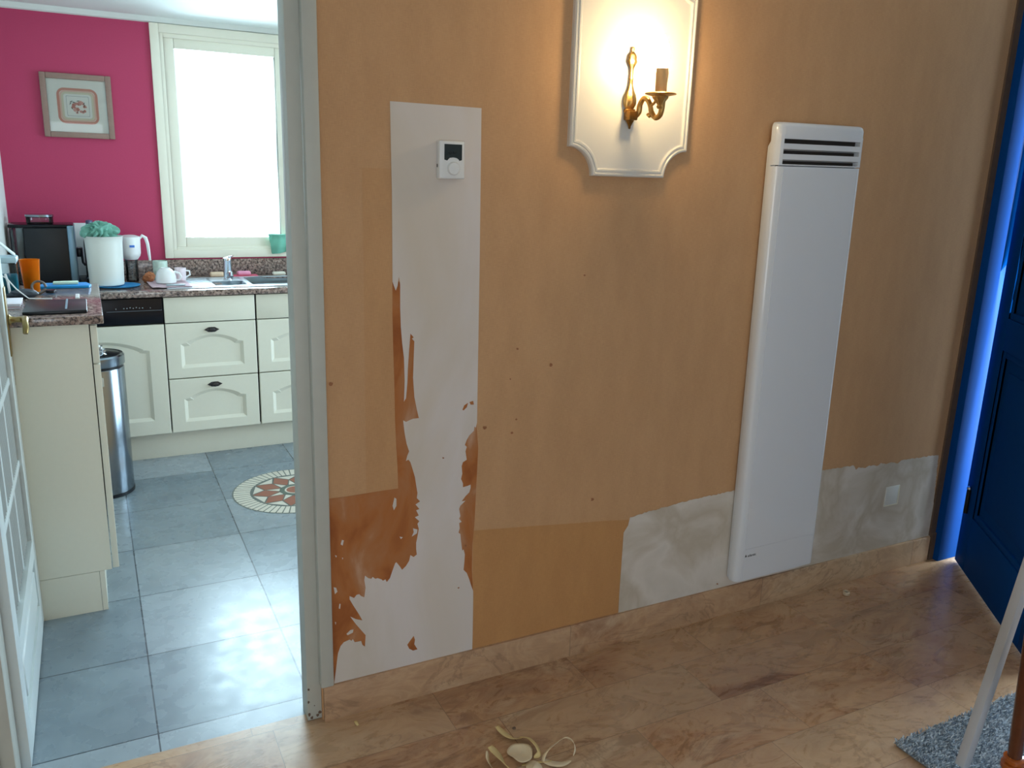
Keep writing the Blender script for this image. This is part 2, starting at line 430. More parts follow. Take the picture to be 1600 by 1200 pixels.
patch('unfaded_wallpaper', [(751, 268), (828, 268), (826, 300), (800, 300), (798, 276), (751, 276)], M['paper_mid'], 1) if False else None
patch('torn_backing', [(613, 440), (642, 440), (660, 800), (665, 890), (605, 930), (580, 1020), (540, 1063), (522, 1063), (519, 1000), (516, 860), (513, 779), (540, 776), (575, 770), (600, 766), (622, 763), (621, 730), (619, 700), (617, 655), (616, 600), (614, 540), (613, 490)], M['backing'], 2, 'bare rust orange backing paper')
patch('torn_backing', [(744, 658), (747, 700), (744, 760), (741, 820), (738, 850), (737, 890), (739, 925), (733, 930), (712, 905), (712, 740), (715, 700), (730, 675)], M['backing'], 2)
strip = [(609, 158), (752, 169), (749, 420), (745, 660), (743, 668), (741, 666), (740, 673), (733, 680), (729, 687), (726, 695), (729, 698), (727, 705), (728, 712), (729, 718),
 (723, 722), (721, 728), (722, 740), (720, 748), (723, 755), (723, 761), (730, 759), (735, 757), (735, 762), (733, 769), (727, 775), (721, 783), (727, 782), (719, 790), (717, 795),
 (719, 806), (717, 810), (721, 815), (717, 817), (718, 825), (716, 832), (719, 834), (720, 845), (722, 860), (724, 858), (726, 866), (725, 880), (724, 890), (729, 895), (733, 905), (736, 915), (739, 923),
 (739, 940), (738, 1000), (736, 1050), (600, 1085), (523, 1100), (522, 1068), (524, 1052), (526, 1035), (528, 1020), (532, 1009), (537, 1003), (546, 999), (549, 1001), (551, 998), (554, 1003), (560, 1002), (564, 1001), (566, 1007), (570, 1010),
 (571, 992), (563, 983), (556, 975), (547, 963), (556, 967), (566, 969), (561, 960), (552, 946), (546, 936), (546, 931), (553, 934), (557, 929), (561, 928), (564, 931), (569, 933),
 (571, 918), (569, 906), (570, 899), (575, 903), (580, 904), (582, 901), (586, 904), (590, 903), (596, 905), (598, 907), (602, 905), (604, 909), (609, 903), (612, 894), (617, 880), (619, 878),
 (624, 884), (628, 890), (634, 884), (639, 876), (641, 867), (646, 870), (651, 866), (650, 858), (650, 848), (652, 838), (654, 826), (652, 818), (655, 814), (648, 808), (654, 805), (650, 797), (655, 795), (649, 788), (656, 783),
 (651, 778), (652, 770), (650, 758), (648, 745), (645, 735), (641, 722), (638, 718), (634, 720), (636, 712), (639, 705), (635, 693), (632, 677), (630, 660), (629, 640), (631, 625), (632, 595), (631, 560), (628, 535), (626, 510),
 (625, 480), (625, 445), (623, 432), (621, 446), (618, 454), (615, 446), (613, 440), (612, 300)]
patch('bare_plaster', strip, M['plaster'], 3, 'long white plaster strip')
patch('torn_backing', [(641, 521), (646, 527), (643, 529), (647, 533), (646, 560), (645, 590), (647, 620), (651, 640), (654, 653), (645, 654), (640, 656), (634, 659), (629, 656), (627, 642), (629, 630), (634, 622), (636, 600), (637, 575), (639, 545)], M['backing'], 4)
patch('torn_backing', [(646, 993), (648, 999), (647, 1006), (652, 1014), (645, 1016), (639, 1013), (636, 1007), (640, 1001)], M['backing'], 4)
patch('torn_backing', [(722, 640), (725, 633), (731, 629), (729, 636), (724, 641)], M['backing'], 4)
patch('torn_backing', [(733, 628), (739, 626), (740, 632), (735, 632)], M['backing'], 4)
for bit in ([(616, 777), (619, 779), (619, 790), (615, 797), (613, 790)], [(645, 825), (652, 827), (651, 833), (643, 838), (646, 831)], [(541, 990), (547, 984), (552, 983), (551, 988), (543, 992)],
            [(521, 917), (525, 918), (527, 924), (523, 928)], [(534, 843), (537, 844), (535, 852), (532, 850)], [(523, 867), (526, 868), (525, 871)], [(530, 943), (532, 943), (531, 951), (529, 950)],
            [(534, 871), (536, 871), (535, 874)], [(523, 971), (525, 972), (524, 976)], [(624, 838), (629, 839), (626, 842)]):
    patch('plaster_speck', bit, M['plaster'], 4)
patch('bare_plaster', [(965, 975), (967, 930), (970, 890), (974, 832), (981, 821), (984, 808), (1020, 797), (1075, 782), (1140, 768), (1200, 754), (1280, 736), (1310, 731), (1333, 727), (1337, 734), (1341, 730), (1352, 731), (1356, 728), (1372, 727), (1376, 723), (1384, 725), (1392, 722), (1402, 724), (1408, 719), (1430, 716), (1462, 711), (1466, 711), (1450, 870)],
      M['plaster2'], 3, 'low white plaster patch behind the heater', jag=(5, 26))
for px, py, s in ((517, 600, 4), (860, 570, 3), (757, 668, 3.4), (808, 545, 2.2), (806, 655, 2), (925, 780, 3), (913, 430, 2), (797, 592, 1.5), (799, 676, 2.5), (692, 715, 1.6), (727, 852, 2), (1120, 912, 1.6), (716, 918, 1.6), (1215, 800, 0.01)):
    pts = [(px+s*random.uniform(.6, 1.1)*math.cos(a*PI/4), py+s*random.uniform(.6, 1.1)*math.sin(a*PI/4)) for a in range(8)]
    patch('stain', pts, M['stain'], 5)

# skirting
bbm = MB(); BY = WY-0.012
def bb_prism(x0, x1):
    bbm.prism([(BY, 0), (BY, 0.103), (BY+0.003, 0.107), (WY, 0.107), (WY, 0)], lambda u, v, t: (t, u, v), x0, x1)
bb_prism(0.478, 3.0)
struct(bbm.build('baseboard_back', M['marble_base']))
bh = MB().box((-1.6, BY, 0), (-0.31, WY, 0.107)); struct(bh.build('baseboard_left', M['marble_base']))

# doorway frame to the kitchen
fr = MB()
fr.box((0.436, 2.03, 0), (0.478, 2.095, 2.02), 0.003)                 # right jamb
fr.box((0.470, 2.004, 0.109), (0.506, 2.035, 2.06), 0.004)          # right architrave
fr.box((-0.30, 2.03, 0), (-0.262, 2.12, 2.02), 0.003)
fr.box((-0.345, 2.004, 0.0), (-0.292, 2.035, 2.06), 0.004)
fr.box((-0.345, 2.004, 2.02), (0.506, 2.095, 2.075), 0.003)
frame = struct(fr.build('trim_2', M['frame_paint']), 'aged off-white frame of the kitchen doorway')
# chipped paint at the foot of the jamb
for (x, z, s) in ((0.440, 0.02, .005), (0.447, 0.008, .006), (0.463, 0.012, .005), (0.470, 0.02, .006), (0.439, 0.06, .004), (0.441, 0.10, .004), (0.455, 0.045, .002)):
    c = MB(); c.prism([(x+s*random.uniform(.5, 1)*math.cos(a*PI/3.5), z+1.3*s*random.uniform(.5, 1)*math.sin(a*PI/3.5)) for a in range(7)], lambda u, v, t: (u, t, v), 2.0292, 2.0305)
    c.build('paint_chip', M['brown_wood'], frame)

# glazed kitchen door, opened 90 degrees -----------------------------------
dx0, dx1, dy0, dy1, dz1 = -0.28, -0.24, 2.125, 2.915, 2.0
kd = thing('door_1', 'white glazed door with small panes, standing open at the left', 'door', (-0.26, dy0, 0))
del kd['category']; kd['kind'] = 'structure'
lf = MB(); st = 0.085
lf.box((dx0, dy0, 0.008), (dx1, dy0+st, dz1), .002).box((dx0, dy1-st, 0.008), (dx1, dy1, dz1), .002)
lf.box((dx0, dy0+st, 0.008), (dx1, dy1-st, 0.10)).box((dx0, dy0+st, dz1-0.1), (dx1, dy1-st, dz1)).box((dx0, dy0+st, 0.27), (dx1, dy1-st, 0.33))
lf.build('door_frame', M['door_white'], kd)
pn = MB(); a0, a1 = dy0+st, dy1-st
pn.box((dx0+0.016, a0, 0.10), (dx1-0.016, a1, 0.27)).box((dx0+0.003, a0+0.03, 0.125), (dx1-0.001, a1-0.03, 0.25), 0.012, 1)
pn.build('bottom_panel', M['door_white'], kd)
mu = MB(); ncol, nrow = 3, 6
zz = [0.33+(dz1-0.1-0.33)*i/nrow for i in range(nrow+1)]; yy = [a0+(a1-a0)*i/ncol for i in range(ncol+1)]
for i in range(1, ncol): mu.box((dx0+.006, yy[i]-.011, .33), (dx1-.011, yy[i]+.011, dz1-.1), .003)
for k in range(1, nrow): mu.box((dx0+.006, a0, zz[k]-.012), (dx1-.008, a1, zz[k]+.012), .004)
mu.build('glazing_bars', M['door_white'], kd)
for i in range(ncol):
    for k in range(nrow):
        g = MB(); ya, yb, za, zb = yy[i]+.012, yy[i+1]-.012, zz[k]+.012, zz[k+1]-.012
        def fn(u, v, side): return (side, ya+(yb-ya)*u, za+(zb-za)*v)
        g.grid(lambda u, v: (-0.2535+0.003*math.sin(u*PI*2*8), ya+(yb-ya)*u, za+(zb-za)*v), 96, 1)
        g.grid(lambda u, v: (-0.263, yb-(yb-ya)*u, za+(zb-za)*v), 1, 1)
        g.build('glass_pane', M['frosted'], kd, smooth=60)
lp = MB().box((-0.2805, dy1-0.004, 0.82), (-0.2395, dy1+0.003, 1.14), .001); lp.box((-0.2405, dy1-0.048, 0.92), (-0.2365, dy1-0.008, 1.13), .001)
lp.build('lock_plate', M['old_brass'], kd)
hd = MB(); hx = -0.2365; hy = dy1-0.03; hz = 1.03
hd.lathe([(0.016, 0), (0.017, 0.004), (0.011, 0.009), (0.008, 0.02), (0.009, 0.03), (0.011, 0.04)], (hx, hy, hz), 20, 'X')
hd.tube([(hx+.036, hy, hz), (hx+.044, hy-.010, hz+.003), (hx+.047, hy-.03, hz+.006), (hx+.047, hy-.055, hz), (hx+.049, hy-.08, hz-.012), (hx+.047, hy-.09, hz-.028)], [.009, .0105, .009, .0085, .009, .007], 14)
hd.build('lever_handle', M['old_brass'], kd)

# ------------------------------------------------------------------ kitchen window
wn = thing('window_1', 'cream framed kitchen window above the sink', 'window', ((WX0+WX1)/2, KY, 0.985))
del wn['category']; wn['kind'] = 'structure'
x0 = 0.378; x1 = 1.78
def ringbox(mb, X0, X1, Z0, Z1, t, ya, yb, bev=.003, tb=None):
    tb = tb or t
    mb.box((X0, ya, Z0), (X0+t, yb, Z1), bev).box((X1-t, ya, Z0), (X1, yb, Z1), bev)
    mb.box((X0+t, ya, Z0), (X1-t, yb, Z0+tb), bev).box((X0+t, ya, Z1-t), (X1-t, yb, Z1), bev)
a = MB(); ringbox(a, x0, x1, 0.992, 2.222, 0.045, KY-0.014, KY+0.0)
a.build('casing', M['win_frame'], wn)
a = MB(); ringbox(a, x0+0.035, x1-0.035, 1.025, 2.185, 0.03, KY-0.004, KY+0.07); a.build('window_frame', M['win_frame'], wn)
a = MB(); ringbox(a, 0.440, 1.08, 1.052, 2.16, 0.055, KY+0.006, KY+0.055, .006); ringbox(a, 1.083, 1.72, 1.052, 2.16, 0.055, KY+0.006, KY+0.055, .006)
sash = a.build('sash', M['win_frame'], wn)
a = MB().box((0.493, KY+0.028, 1.105), (1.026, KY+0.033, 2.107)).box((1.137, KY+0.028, 1.105), (1.667, KY+0.033, 2.107)); a.build('pane', M['pane'], sash)
a = MB().box((1.068, KY-0.012, 1.5), (1.09, KY+0.006, 1.58), .003).tube([(1.08, KY-.01, 1.54), (1.08, KY-.04, 1.54), (1.08, KY-.045, 1.5), (1.08, KY-.045, 1.43)], .008); a.build('window_handle', M['chrome'], sash)
# outside ground under the windows
struct(MB().box((3.2, -3, -0.16), (8, 4, -0.1)).build('ground_outside', plain('pale_concrete', (188, 190, 188), 0.9), smooth=0))

# ------------------------------------------------------------------ kitchen base units (back run)
FY = 4.43; CT = 0.892; CB = 0.862
def arch_loop(x0, x1, z0, z1, rise, sh, inset=0):
    x0 += inset; x1 -= inset; z0 += inset; z1 -= inset*0.9
    pts = [(x0, z0), (x1, z0), (x1, z1-rise)]
    xa, xb = x1-sh, x0+sh
    pts.append((xa, z1-rise+0.004))
    n = 14
    for i in range(n+1):
        t = i/n; x = xa+(xb-xa)*t
        pts.append((x, z1-rise+0.008+(rise-0.008)*math.sin(PI*t)**0.8))
    pts.append((xb, z1-rise+0.004)); pts.append((x0, z1-rise))
    return pts
def arched_front(mb, X0, X1, Z0, Z1, y, th, mx, mz0, mz1, rise):
    """door or drawer front in plane y (facing -y) with an arched sunk panel"""
    bm = mb.bm
    outer = [(X0, Z0), (X1, Z0), (X1, Z1), (X0, Z1)]
    A = arch_loop(X0+mx, X1-mx, Z0+mz0, Z1-mz1, rise, 0.03)
    B = arch_loop(X0+mx, X1-mx, Z0+mz0, Z1-mz1, rise, 0.03, 0.017)
    r = 0.003
    vo = [bm.verts.new((u+(r if u == X0 else -r), y, v+(r if v == Z0 else -r))) for u, v in outer]
    vm = [bm.verts.new((u, y+r, v)) for u, v in outer]
    vb = [bm.verts.new((u, y+th, v)) for u, v in outer]
    va = [bm.verts.new((u, y, v)) for u, v in A]
    vp = [bm.verts.new((u, y+0.010, v)) for u, v in B]
    eo = [bm.edges.new((vo[i], vo[(i+1) % 4])) for i in range(4)]
    ea = [bm.edges.new((va[i], va[(i+1) % len(va)])) for i in range(len(va))]
    bmesh.ops.triangle_fill(bm, use_beauty=True, use_dissolve=False, edges=eo+ea)
    n = len(va)
    for i in range(n): bm.faces.new((va[i], vp[i], vp[(i+1) % n], va[(i+1) % n]))
    f = bm.faces.new(vp); bmesh.ops.triangulate(bm, faces=[f])
    for i in range(4):
        j = (i+1) % 4
        bm.faces.new((vo[i], vm[i], vm[j], vo[j])); bm.faces.new((vm[i], vb[i], vb[j], vm[j]))
    bm.faces.new(vb)
def knob(parent, x, z, y):
    k = MB(); s = 0.034
    pts = []
    for i in range(28):
        t = 2*PI*i/28; r = 1+0.10*math.cos(6*t)
        pts.append((x+s*math.copysign(abs(math.cos(t))**1.25, math.cos(t))*r, z+0.0135*math.copysign(abs(math.sin(t))**1.1, math.sin(t))*r))
    k.prism(pts, lambda u, v, t: (u, t, v), y, y-0.003, 0.001)
    k.lathe([(0.005, 0), (0.006, -0.008), (0.014, -0.013), (0.013, -0.02), (0.004, -0.024)], (x, y, z), 18, 'Y', sx=1.15, sy=0.75)
    k.build('drawer_knob', M['pewter'], parent)
def base_unit(X0, X1, label):
    t = thing('base_cabinet', label, 'cabinet', ((X0+X1)/2, (FY+KY)/2, 0))
    MB().box((X0+.001, FY+.021, 0.151), (X1-.001, KY-.01, CB-.002)).box((X0+.01, FY+.10, 0), (X1-.01, KY-.02, .151)).build('body', M['dark_gap'], t)
    MB().box((X0+.002, FY, .727), (X1-.002, FY+.02, CB-.006), .002).build('fixed_panel', M['cream'], t)
    for z0, z1 in ((.437, .722), (.149, .432)):
        d = MB(); arched_front(d, X0+.002, X1-.002, z0, z1, FY, .02, .066, .052, .062, .044)
        o = d.build('drawer', M['cream'], t, smooth=12); knob(o, (X0+X1)/2, z1-.038, FY)
    return t
base_unit(0.307, 0.752, 'cream drawer unit right of the dishwasher, with two arched drawers below a plain panel')
base_unit(0.757, 1.35, 'cream drawer unit under the sink bowl, cut off by the doorway frame')
dw = thing('dishwasher', 'built-in dishwasher with black control panel and cream arched door', 'dishwasher', (0.0, 4.72, 0))
MB().box((-0.293, FY+.021, 0.151), (0.303, KY-.01, CB-.002)).build('body', M['dark_gap'], dw)
cp = MB().box((-0.293, FY-.002, .729), (0.303, FY+.02, CB-.006), .003).build('control_panel', M['black_gloss'], dw)
l = MB().box((0.05, FY-.0035, .7945), (0.298, FY-.0015, .797)); l.build('trim_line', plain('grey_line', (90, 98, 108), .4), cp)
for i in range(7):
    MB().box((.125+i*.014, FY-.0035, .808+(.003 if i in (2, 4) else 0)), (.130+i*.014, FY-.0015, .812+(.003 if i in (2, 4) else 0))).build('button', plain('button_print', (150, 158, 165), .4), cp)
MB().box((.09, FY-.0035, .806), (.094, FY-.0015, .812)).build('button', M['steel'], cp)
MB().box((.245, FY-.0035, .806), (.249, FY-.0015, .812)).build('button', M['steel'], cp)
d = MB(); arched_front(d, -0.293, 0.303, .149, .722, FY, .02, .075, .075, .075, .055); d.build('dishwasher_door', M['cream'], dw, smooth=12)
struct(MB().box((-0.355, FY+.07, 0), (1.36, FY+.088, .150), .001).build('baseboard_kitchen', M['cream']))
# worktop with a sink cut-out made of slabs
wt = MB()
sx0, sx1, sy0, sy1 = 0.62, 1.28, 4.555, 4.855
wt.box((-0.36, FY-.02, CB), (1.37, sy0, CT), .004).box((-0.36, sy1, CB), (1.37, KY, CT)).box((-0.36, sy0, CB), (sx0, sy1, CT)).box((sx1, sy0, CB), (1.37, sy1, CT))
tag(wt.build('worktop', M['granite']), 'speckled granite worktop with upstand running along the pink wall under the window', 'worktop')
tag(MB().box((-0.36, KY-.018, CT+.0005), (1.37, KY, .984), .002).build('worktop_upstand', M['granite']), 'speckled granite upstand at the back of the worktop, below the window', 'upstand')
# sink
sk = thing('kitchen_sink', 'white steel sink with drainer and two bowls set in the granite worktop', 'sink', (0.85, 4.7, CT))
s = MB(); zt = CT+.004
X = [0.335, 0.60, 0.70, 0.755, 1.24, 1.30]; 
s.box((0.335, 4.475, CT+.0005), (1.30, 4.548, zt), .0015).box((0.335, 4.862, CT+.0005), (1.30, 4.895, zt), .0015)
s.box((0.335, 4.54, CT+.0005), (0.575, 4.87, zt), .0015).box((1.26, 4.54, CT+.0005), (1.30, 4.87, zt), .0015).box((0.735, 4.54, CT+.0005), (0.765, 4.87, zt))
s.box((0.57, 4.70, CT+.0005), (0.74, 4.87, zt))
for i in range(7): s.box((.36, 4.56+i*.045, zt), (.56, 4.568+i*.045, zt+.002), .001)
M['sink'] = plain('pale_sink_steel', (214, 224, 232), 0.28, 0.35)
s.build('drainer', M['sink'], sk)
def bowl(name, X0, X1, Y0, Y1, dep):
    b = MB(); n = 28
    def loop(s_, z):
        pts = []
        cx, cy, hx_, hy_ = (X0+X1)/2, (Y0+Y1)/2, (X1-X0)/2*s_, (Y1-Y0)/2*s_
        for i in range(n):
            t = 2*PI*i/n; c_, s2 = math.cos(t), math.sin(t)
            pts.append(b.bm.verts.new((cx+hx_*math.copysign(abs(c_)**.45, c_), cy+hy_*math.copysign(abs(s2)**.45, s2), z)))
        return pts
    L = [loop(1.02, zt+.001), loop(.96, zt-.006), loop(.9, zt-dep*.8), loop(.8, zt-dep)]
    for k in range(3):
        for i in range(n): b.bm.faces.new((L[k][i], L[k][(i+1) % n], L[k+1][(i+1) % n], L[k+1][i]))
    b.bm.faces.new(L[-1]); b.build(name, plain('bowl_steel', (120, 130, 138), 0.3, 0.8), sk, recalc=False)
bowl('small_bowl', 0.572, 0.738, 4.545, 4.70, .02); bowl('large_bowl', 0.762, 1.262, 4.545, 4.865, .025)
fa = thing('faucet', 'short chrome mixer tap behind the sink bowls', 'tap', (0.672, 4.77, zt))
a = MB(); a.lathe([(.026, 0), (.026, .004), (.0225, .008), (.0215, .10), (.023, .104), (.0215, .118), (.012, .122)], (.672, 4.77, zt), 28); a.build('tap_body', M['chrome'], fa)
a = MB(); a.tube([(.672, 4.76, zt+.03), (.672, 4.70, zt+.045), (.672, 4.655, zt+.048), (.672, 4.64, zt+.03)], [.012, .0115, .011, .010], 14); a.build('spout', M['chrome'], fa)
a = MB(); a.tube([(.672, 4.77, zt+.118), (.69, 4.765, zt+.126), (.70, 4.755, zt+.130)], [.012, .007, .005], 12, .6); a.build('lever', M['chrome'], fa)

# small things by the sink
def soft_bar(name, x0_, x1_, y, z, h, d_, mat, label, cat):
    return tag(MB().box((x0_, y-d_/2, z), (x1_, y+d_/2, z+h), .008, 3).build(name, mat), label, cat)
soft_bar('scrub_brush', .600, .676, 4.945, CT, .026, .045, plain('beige_sponge', (236, 206, 176), .8, bump=.5), 'beige scrubbing sponge on the worktop left of the tap', 'sponge')
soft_bar('pink_sponge', .748, .822, 4.945, CT+.006, .022, .045, plain('pink_sponge', (240, 160, 190), .8, bump=.5), 'pale pink sponge on a flat pink cloth right of the tap', 'sponge')
tag(MB().box((.72, 4.90, CT+.0), (.86, 4.99, CT+.005), .002).build('dish_cloth', plain('pink_cloth', (214, 96, 120), .9, bump=.5)), 'flat dark pink cloth on the worktop under the pink sponge', 'cloth')
soft_bar('soap_bar', .948, 1.02, 4.945, CT, .02, .045, plain('cream_soap', (236, 230, 214), .5), 'cream bar of soap at the worktop edge beside the doorway frame', 'soap')
# cloth hung from the window
gl = MB(); 
def glf(u, v):
    x = .944+.13*u; z = 1.125-.115*v*(1-.15*u)
    return (x+.02*v, KY-.03+.012*math.sin(u*9+v*3)+.006*math.sin(v*8), z)
gl.grid(glf, 24, 18)
o = tag(gl.build('hanging_cloth', plain('sea_green_cloth', (120, 190, 168), .85, bump=.4)), 'sea green cloth hanging at the lower window frame by the doorway', 'cloth')
sm = o.modifiers.new('thickness', 'SOLIDIFY'); sm.thickness = .006

# tea towel + crockery on the drainer
tt = MB().grid(lambda u, v: (.248+.19*u+.02*v, 4.50+.37*(1-v)+.0, zt+.005+.0015*math.sin(u*17+v*6)), 30, 20)
o = tag(tt.build('tea_towel', plain('mauve_towel', (206, 178, 186), .9, bump=.5)), 'pale mauve tea towel spread under the upturned crockery', 'towel'); o.modifiers.new('thickness', 'SOLIDIFY').thickness = .003
bw = thing('teacup', 'white rounded teacup turned upside down on the towel', 'cup', (.345, 4.645, zt+.008))
c = Vector((.345, 4.645, zt+.008))
MB().lathe([(.047, 0), (.050, .003), (.0495, .03), (.043, .055), (.030, .070), (.024, .073), (.023, .078), (.020, .078), (.019, .073), (0, .072)], c, 32).build('cup_body', M['white_plastic'], bw)
MB().tube([c+Vector((.045, 0, .012)), c+Vector((.066, -.004, .014)), c+Vector((.074, -.006, .03)), c+Vector((.066, -.004, .048)), c+Vector((.040, 0, .056))], .0055, 10).build('cup_handle', M['white_plastic'], bw)
gt = tag(MB().lathe([(.038, 0), (.037, .09), (.0365, .1), (.034, .1), (.033, .004), (0, .004)], (.332, 4.80, zt+.006), 28).build('tumbler', plain('pale_green_mug', (196, 216, 204), .25, var=.35, bscale=45)), 'pale green patterned tumbler behind the upturned teacup', 'tumbler')
mg = thing('small_mug', 'small white and pink mug right of the upturned teacup', 'mug', (.425, 4.735, zt+.006)); c = Vector((.425, 4.735, zt+.006))
MB().lathe([(.024, 0), (.027, .004), (.029, .068), (.027, .068), (.025, .006), (0, .006)], c, 26).build('mug_body', plain('pinkish_ceramic', (238, 222, 226), .3, var=.12, bscale=40), mg)
MB().tube([c+Vector((.027, 0, .052)), c+Vector((.045, -.003, .05)), c+Vector((.047, -.003, .03)), c+Vector((.027, 0, .018))], .0045, 10).build('mug_handle', M['white_plastic'], mg)
tag(MB().box((.335, 4.515, zt+.006), (.425, 4.545, zt+.014), .003).build('butter_knife_tray', plain('grey_tray', (160, 172, 180), .4)), 'narrow grey tray lying in front of the upturned teacup', 'tray')
og = MB().blob((.275, 4.74, CT+.033), .024, .35, 2.5, 3, 3); og.blob((.262, 4.75, CT+.024), .022, .3, 2, 9, 3)
tag(og.build('knobbly_ornament', plain('orange_brown_mottle', (180, 112, 72), .6, var=.8, bscale=38)), 'small orange and brown knobbly object left of the teacup', 'ornament')
tag(MB().lathe([(.0, 0), (.085, 0), (.105, .006), (.107, .009), (.10, .009), (.08, .004), (0, .004)], (.115, 4.64, CT), 40).build('round_mat', plain('bright_blue_plastic', (40, 150, 214), .35)), 'round bright blue mat under the white bucket', 'mat')
wbk = thing('white_bucket', 'white tapered plastic bucket on the blue mat beside the coffee machine', 'bucket', (.068, 4.66, CT+.009))
MB().lathe([(.076, 0), (.080, .004), (.086, .21), (.089, .243), (.091, .245), (.088, .245), (.083, .235), (.078, .01), (0, .01)], (.068, 4.66, CT+.009), 40).build('bucket_body', plain('white_bucket_plastic', (228, 232, 226), .4), wbk)
gc = MB().blob((.060, 4.66, CT+.268), .078, .12, 1.4, 5, 5, (1.02, .9, .60)); 
for v in gc.bm.verts:
    d_ = v.co-Vector((.060, 4.66, CT+.268)); q_ = d_*34
    f_ = noise.noise(q_*.55+Vector((3, 1, 7)))
    v.co += d_.normalized()*(.011*math.sin(f_*17+d_.x*60)+.010*f_); v.co.z = max(v.co.z, CT+.246-.2*max(0, d_.x-.03))
tag(gc.build('crumpled_cloth', plain('mint_cloth', (122, 178, 162), .9, bump=.6, bscale=70, var=.2)), 'crumpled mint green cloth heaped in the top of the white bucket', 'cloth')
pb = thing('plastic_bottle', 'clear plastic bottle with grey cap behind the white bucket', 'bottle', (.012, 4.955, CT)); c = (.012, 4.955, CT)
MB().lathe([(.034, 0), (.036, .01), (.036, .2), (.03, .24), (.014, .275), (.013, .285)], c, 24).build('bottle_body', M['clear'], pb)
MB().lathe([(.017, .283), (.017, .31), (.012, .314)], c, 20).build('bottle_cap', plain('grey_cap', (96, 96, 128), .4), pb)
tag(MB().box((-.33, 5.003, CT), (.045, 5.011, 1.187), .002).build('cutting_board', M['white_plastic']), 'white board standing against the pink wall behind the coffee machine', 'board')
# filter jug
fj = thing('filter_jug', 'white water filter jug with hooked handle behind the bucket', 'jug', (.195, 4.84, CT)); c = Vector((.195, 4.84, CT))
MB().lathe([(.030, .0), (.032, .01), (.030, .105), (.034, .122)], c, 30, sy=1.3).build('jug_base', M['clear'], fj)
MB().lathe([(.034, .118), (.046, .135), (.050, .15), (.052, .225), (.048, .236), (.03, .242), (0, .244)], c, 32, sy=1.5).build('jug_body', M['white_plastic'], fj)
MB().tube([c+Vector((.045, 0, .222)), c+Vector((.062, 0, .240)), c+Vector((.078, 0, .228)), c+Vector((.086, 0, .195)), c+Vector((.089, 0, .15)), c+Vector((.092, 0, .108))], [.006, .009, .0095, .0085, .008, .006], 12).build('jug_handle', M['white_plastic'], fj)
MB().box((c.x-.006, c.y-.0785, c.z+.185), (c.x+.018, c.y-.074, c.z+.196)).build('jug_logo', plain('blue_print', (60, 120, 210), .4), fj)

# coffee machine
cm = thing('coffee_machine', 'black bean-to-cup coffee machine with bean hopper, beside the white bucket', 'coffee machine', (-.17, 4.80, CT))
MB().box((-.283, 4.72, CT+.004), (-.088, 4.93, 1.182), .008, 3).build('housing', M['dark_plastic'], cm)
MB().box((-.092, 4.715, CT), (-.058, 4.935, 1.192), .008, 3).build('front_panel', plain('silver_plastic', (120, 150, 170), .3, .6), cm)
MB().box((-.345, 4.72, 1.180), (-.062, 4.93, 1.196), .005).build('lid', M['black_gloss'], cm)
MB().box((-.340, 4.73, CT+.004), (-.286, 4.92, 1.176), .01, 3).build('water_tank', M['clear'], cm)
a = MB(); a.lathe([(.055, 0), (.060, .004), (.060, .035)], (-.208, 4.80, 1.196), 30); a.build('bean_hopper', M['clear'], cm)
a = MB(); a.lathe([(.062, .033), (.064, .036), (.062, .046), (0, .048)], (-.208, 4.80, 1.196), 30); a.build('hopper_lid', M['steel'], cm)
a = MB(); a.box((-.06, 4.78, 1.03), (-.03, 4.86, 1.075), .006).tube([(-.035, 4.80, 1.035), (-.033, 4.80, 1.0), (-.022, 4.80, .985)], .006); a.build('coffee_spout', M['black_gloss'], cm)
a = MB().box((-.06, 4.74, CT), (-.005, 4.91, CT+.03), .004); a.build('drip_tray', M['black_gloss'], cm)

# picture on the pink wall
px0, px1, pz0, pz1 = -.153, .174, 1.622, 1.937
pt = thing('framed_picture', 'square picture of flowers in taupe wooden frame on the pink wall', 'picture', ((px0+px1)/2, KY, pz0))
a = MB(); ringbox(a, px0, px1, pz0, pz1, .028, KY-.022, KY-.001, .004); a.build('picture_frame', M['taupe_wood'], pt)
MB().box((px0+.026, KY-.010, pz0+.026), (px1-.026, KY-.004, pz1-.026)).build('mat_board', plain('off_white_mount', (244, 246, 240), .7), pt)
def rr_ring(mb, cx, cz, hw, hh, r, t, ya, yb):
    def loop(w_, h_, r_):
        out = []
        for (sx_, sz_, a0_) in ((1, 1, 0), (-1, 1, 90), (-1, -1, 180), (1, -1, 270)):
            for i in range(9):
                an = math.radians(a0_+i*90/8); out.append((cx+sx_*(w_-r_)+r_*math.cos(an), cz+sz_*(h_-r_)+r_*math.sin(an)))
        return out
    A_, B_ = loop(hw, hh, r), loop(hw-t, hh-t, max(r-t, .004)); n = len(A_)
    va = [mb.bm.verts.new((x, ya, z)) for x, z in A_]; vb_ = [mb.bm.verts.new((x, yb, z)) for x, z in B_]
    for i in range(n): mb.bm.faces.new((va[i], vb_[i], vb_[(i+1) % n], va[(i+1) % n]))
pcx, pcz = (px0+px1)/2+.001, (pz0+pz1)/2
for (hw, t, colr, k) in ((.094, .012, (222, 158, 142), 0), (.082, .008, (234, 204, 188), 1), (.074, .010, (226, 222, 200), 2)):
    a = MB(); rr_ring(a, pcx, pcz, hw, hw*.93, .035-.006*k, t, KY-.0108-.0002*k, KY-.0108-.0002*k); a.build('mount_band', plain('mount_band_%d' % k, colr, .7), pt)
a = MB(); rr_ring(a, pcx, pcz, .052, .049, .003, .0015, KY-.0110, KY-.0110); a.build('print_border', plain('pale_line', (170, 176, 178), .7), pt)
fl_ = MB(); random.seed(3)
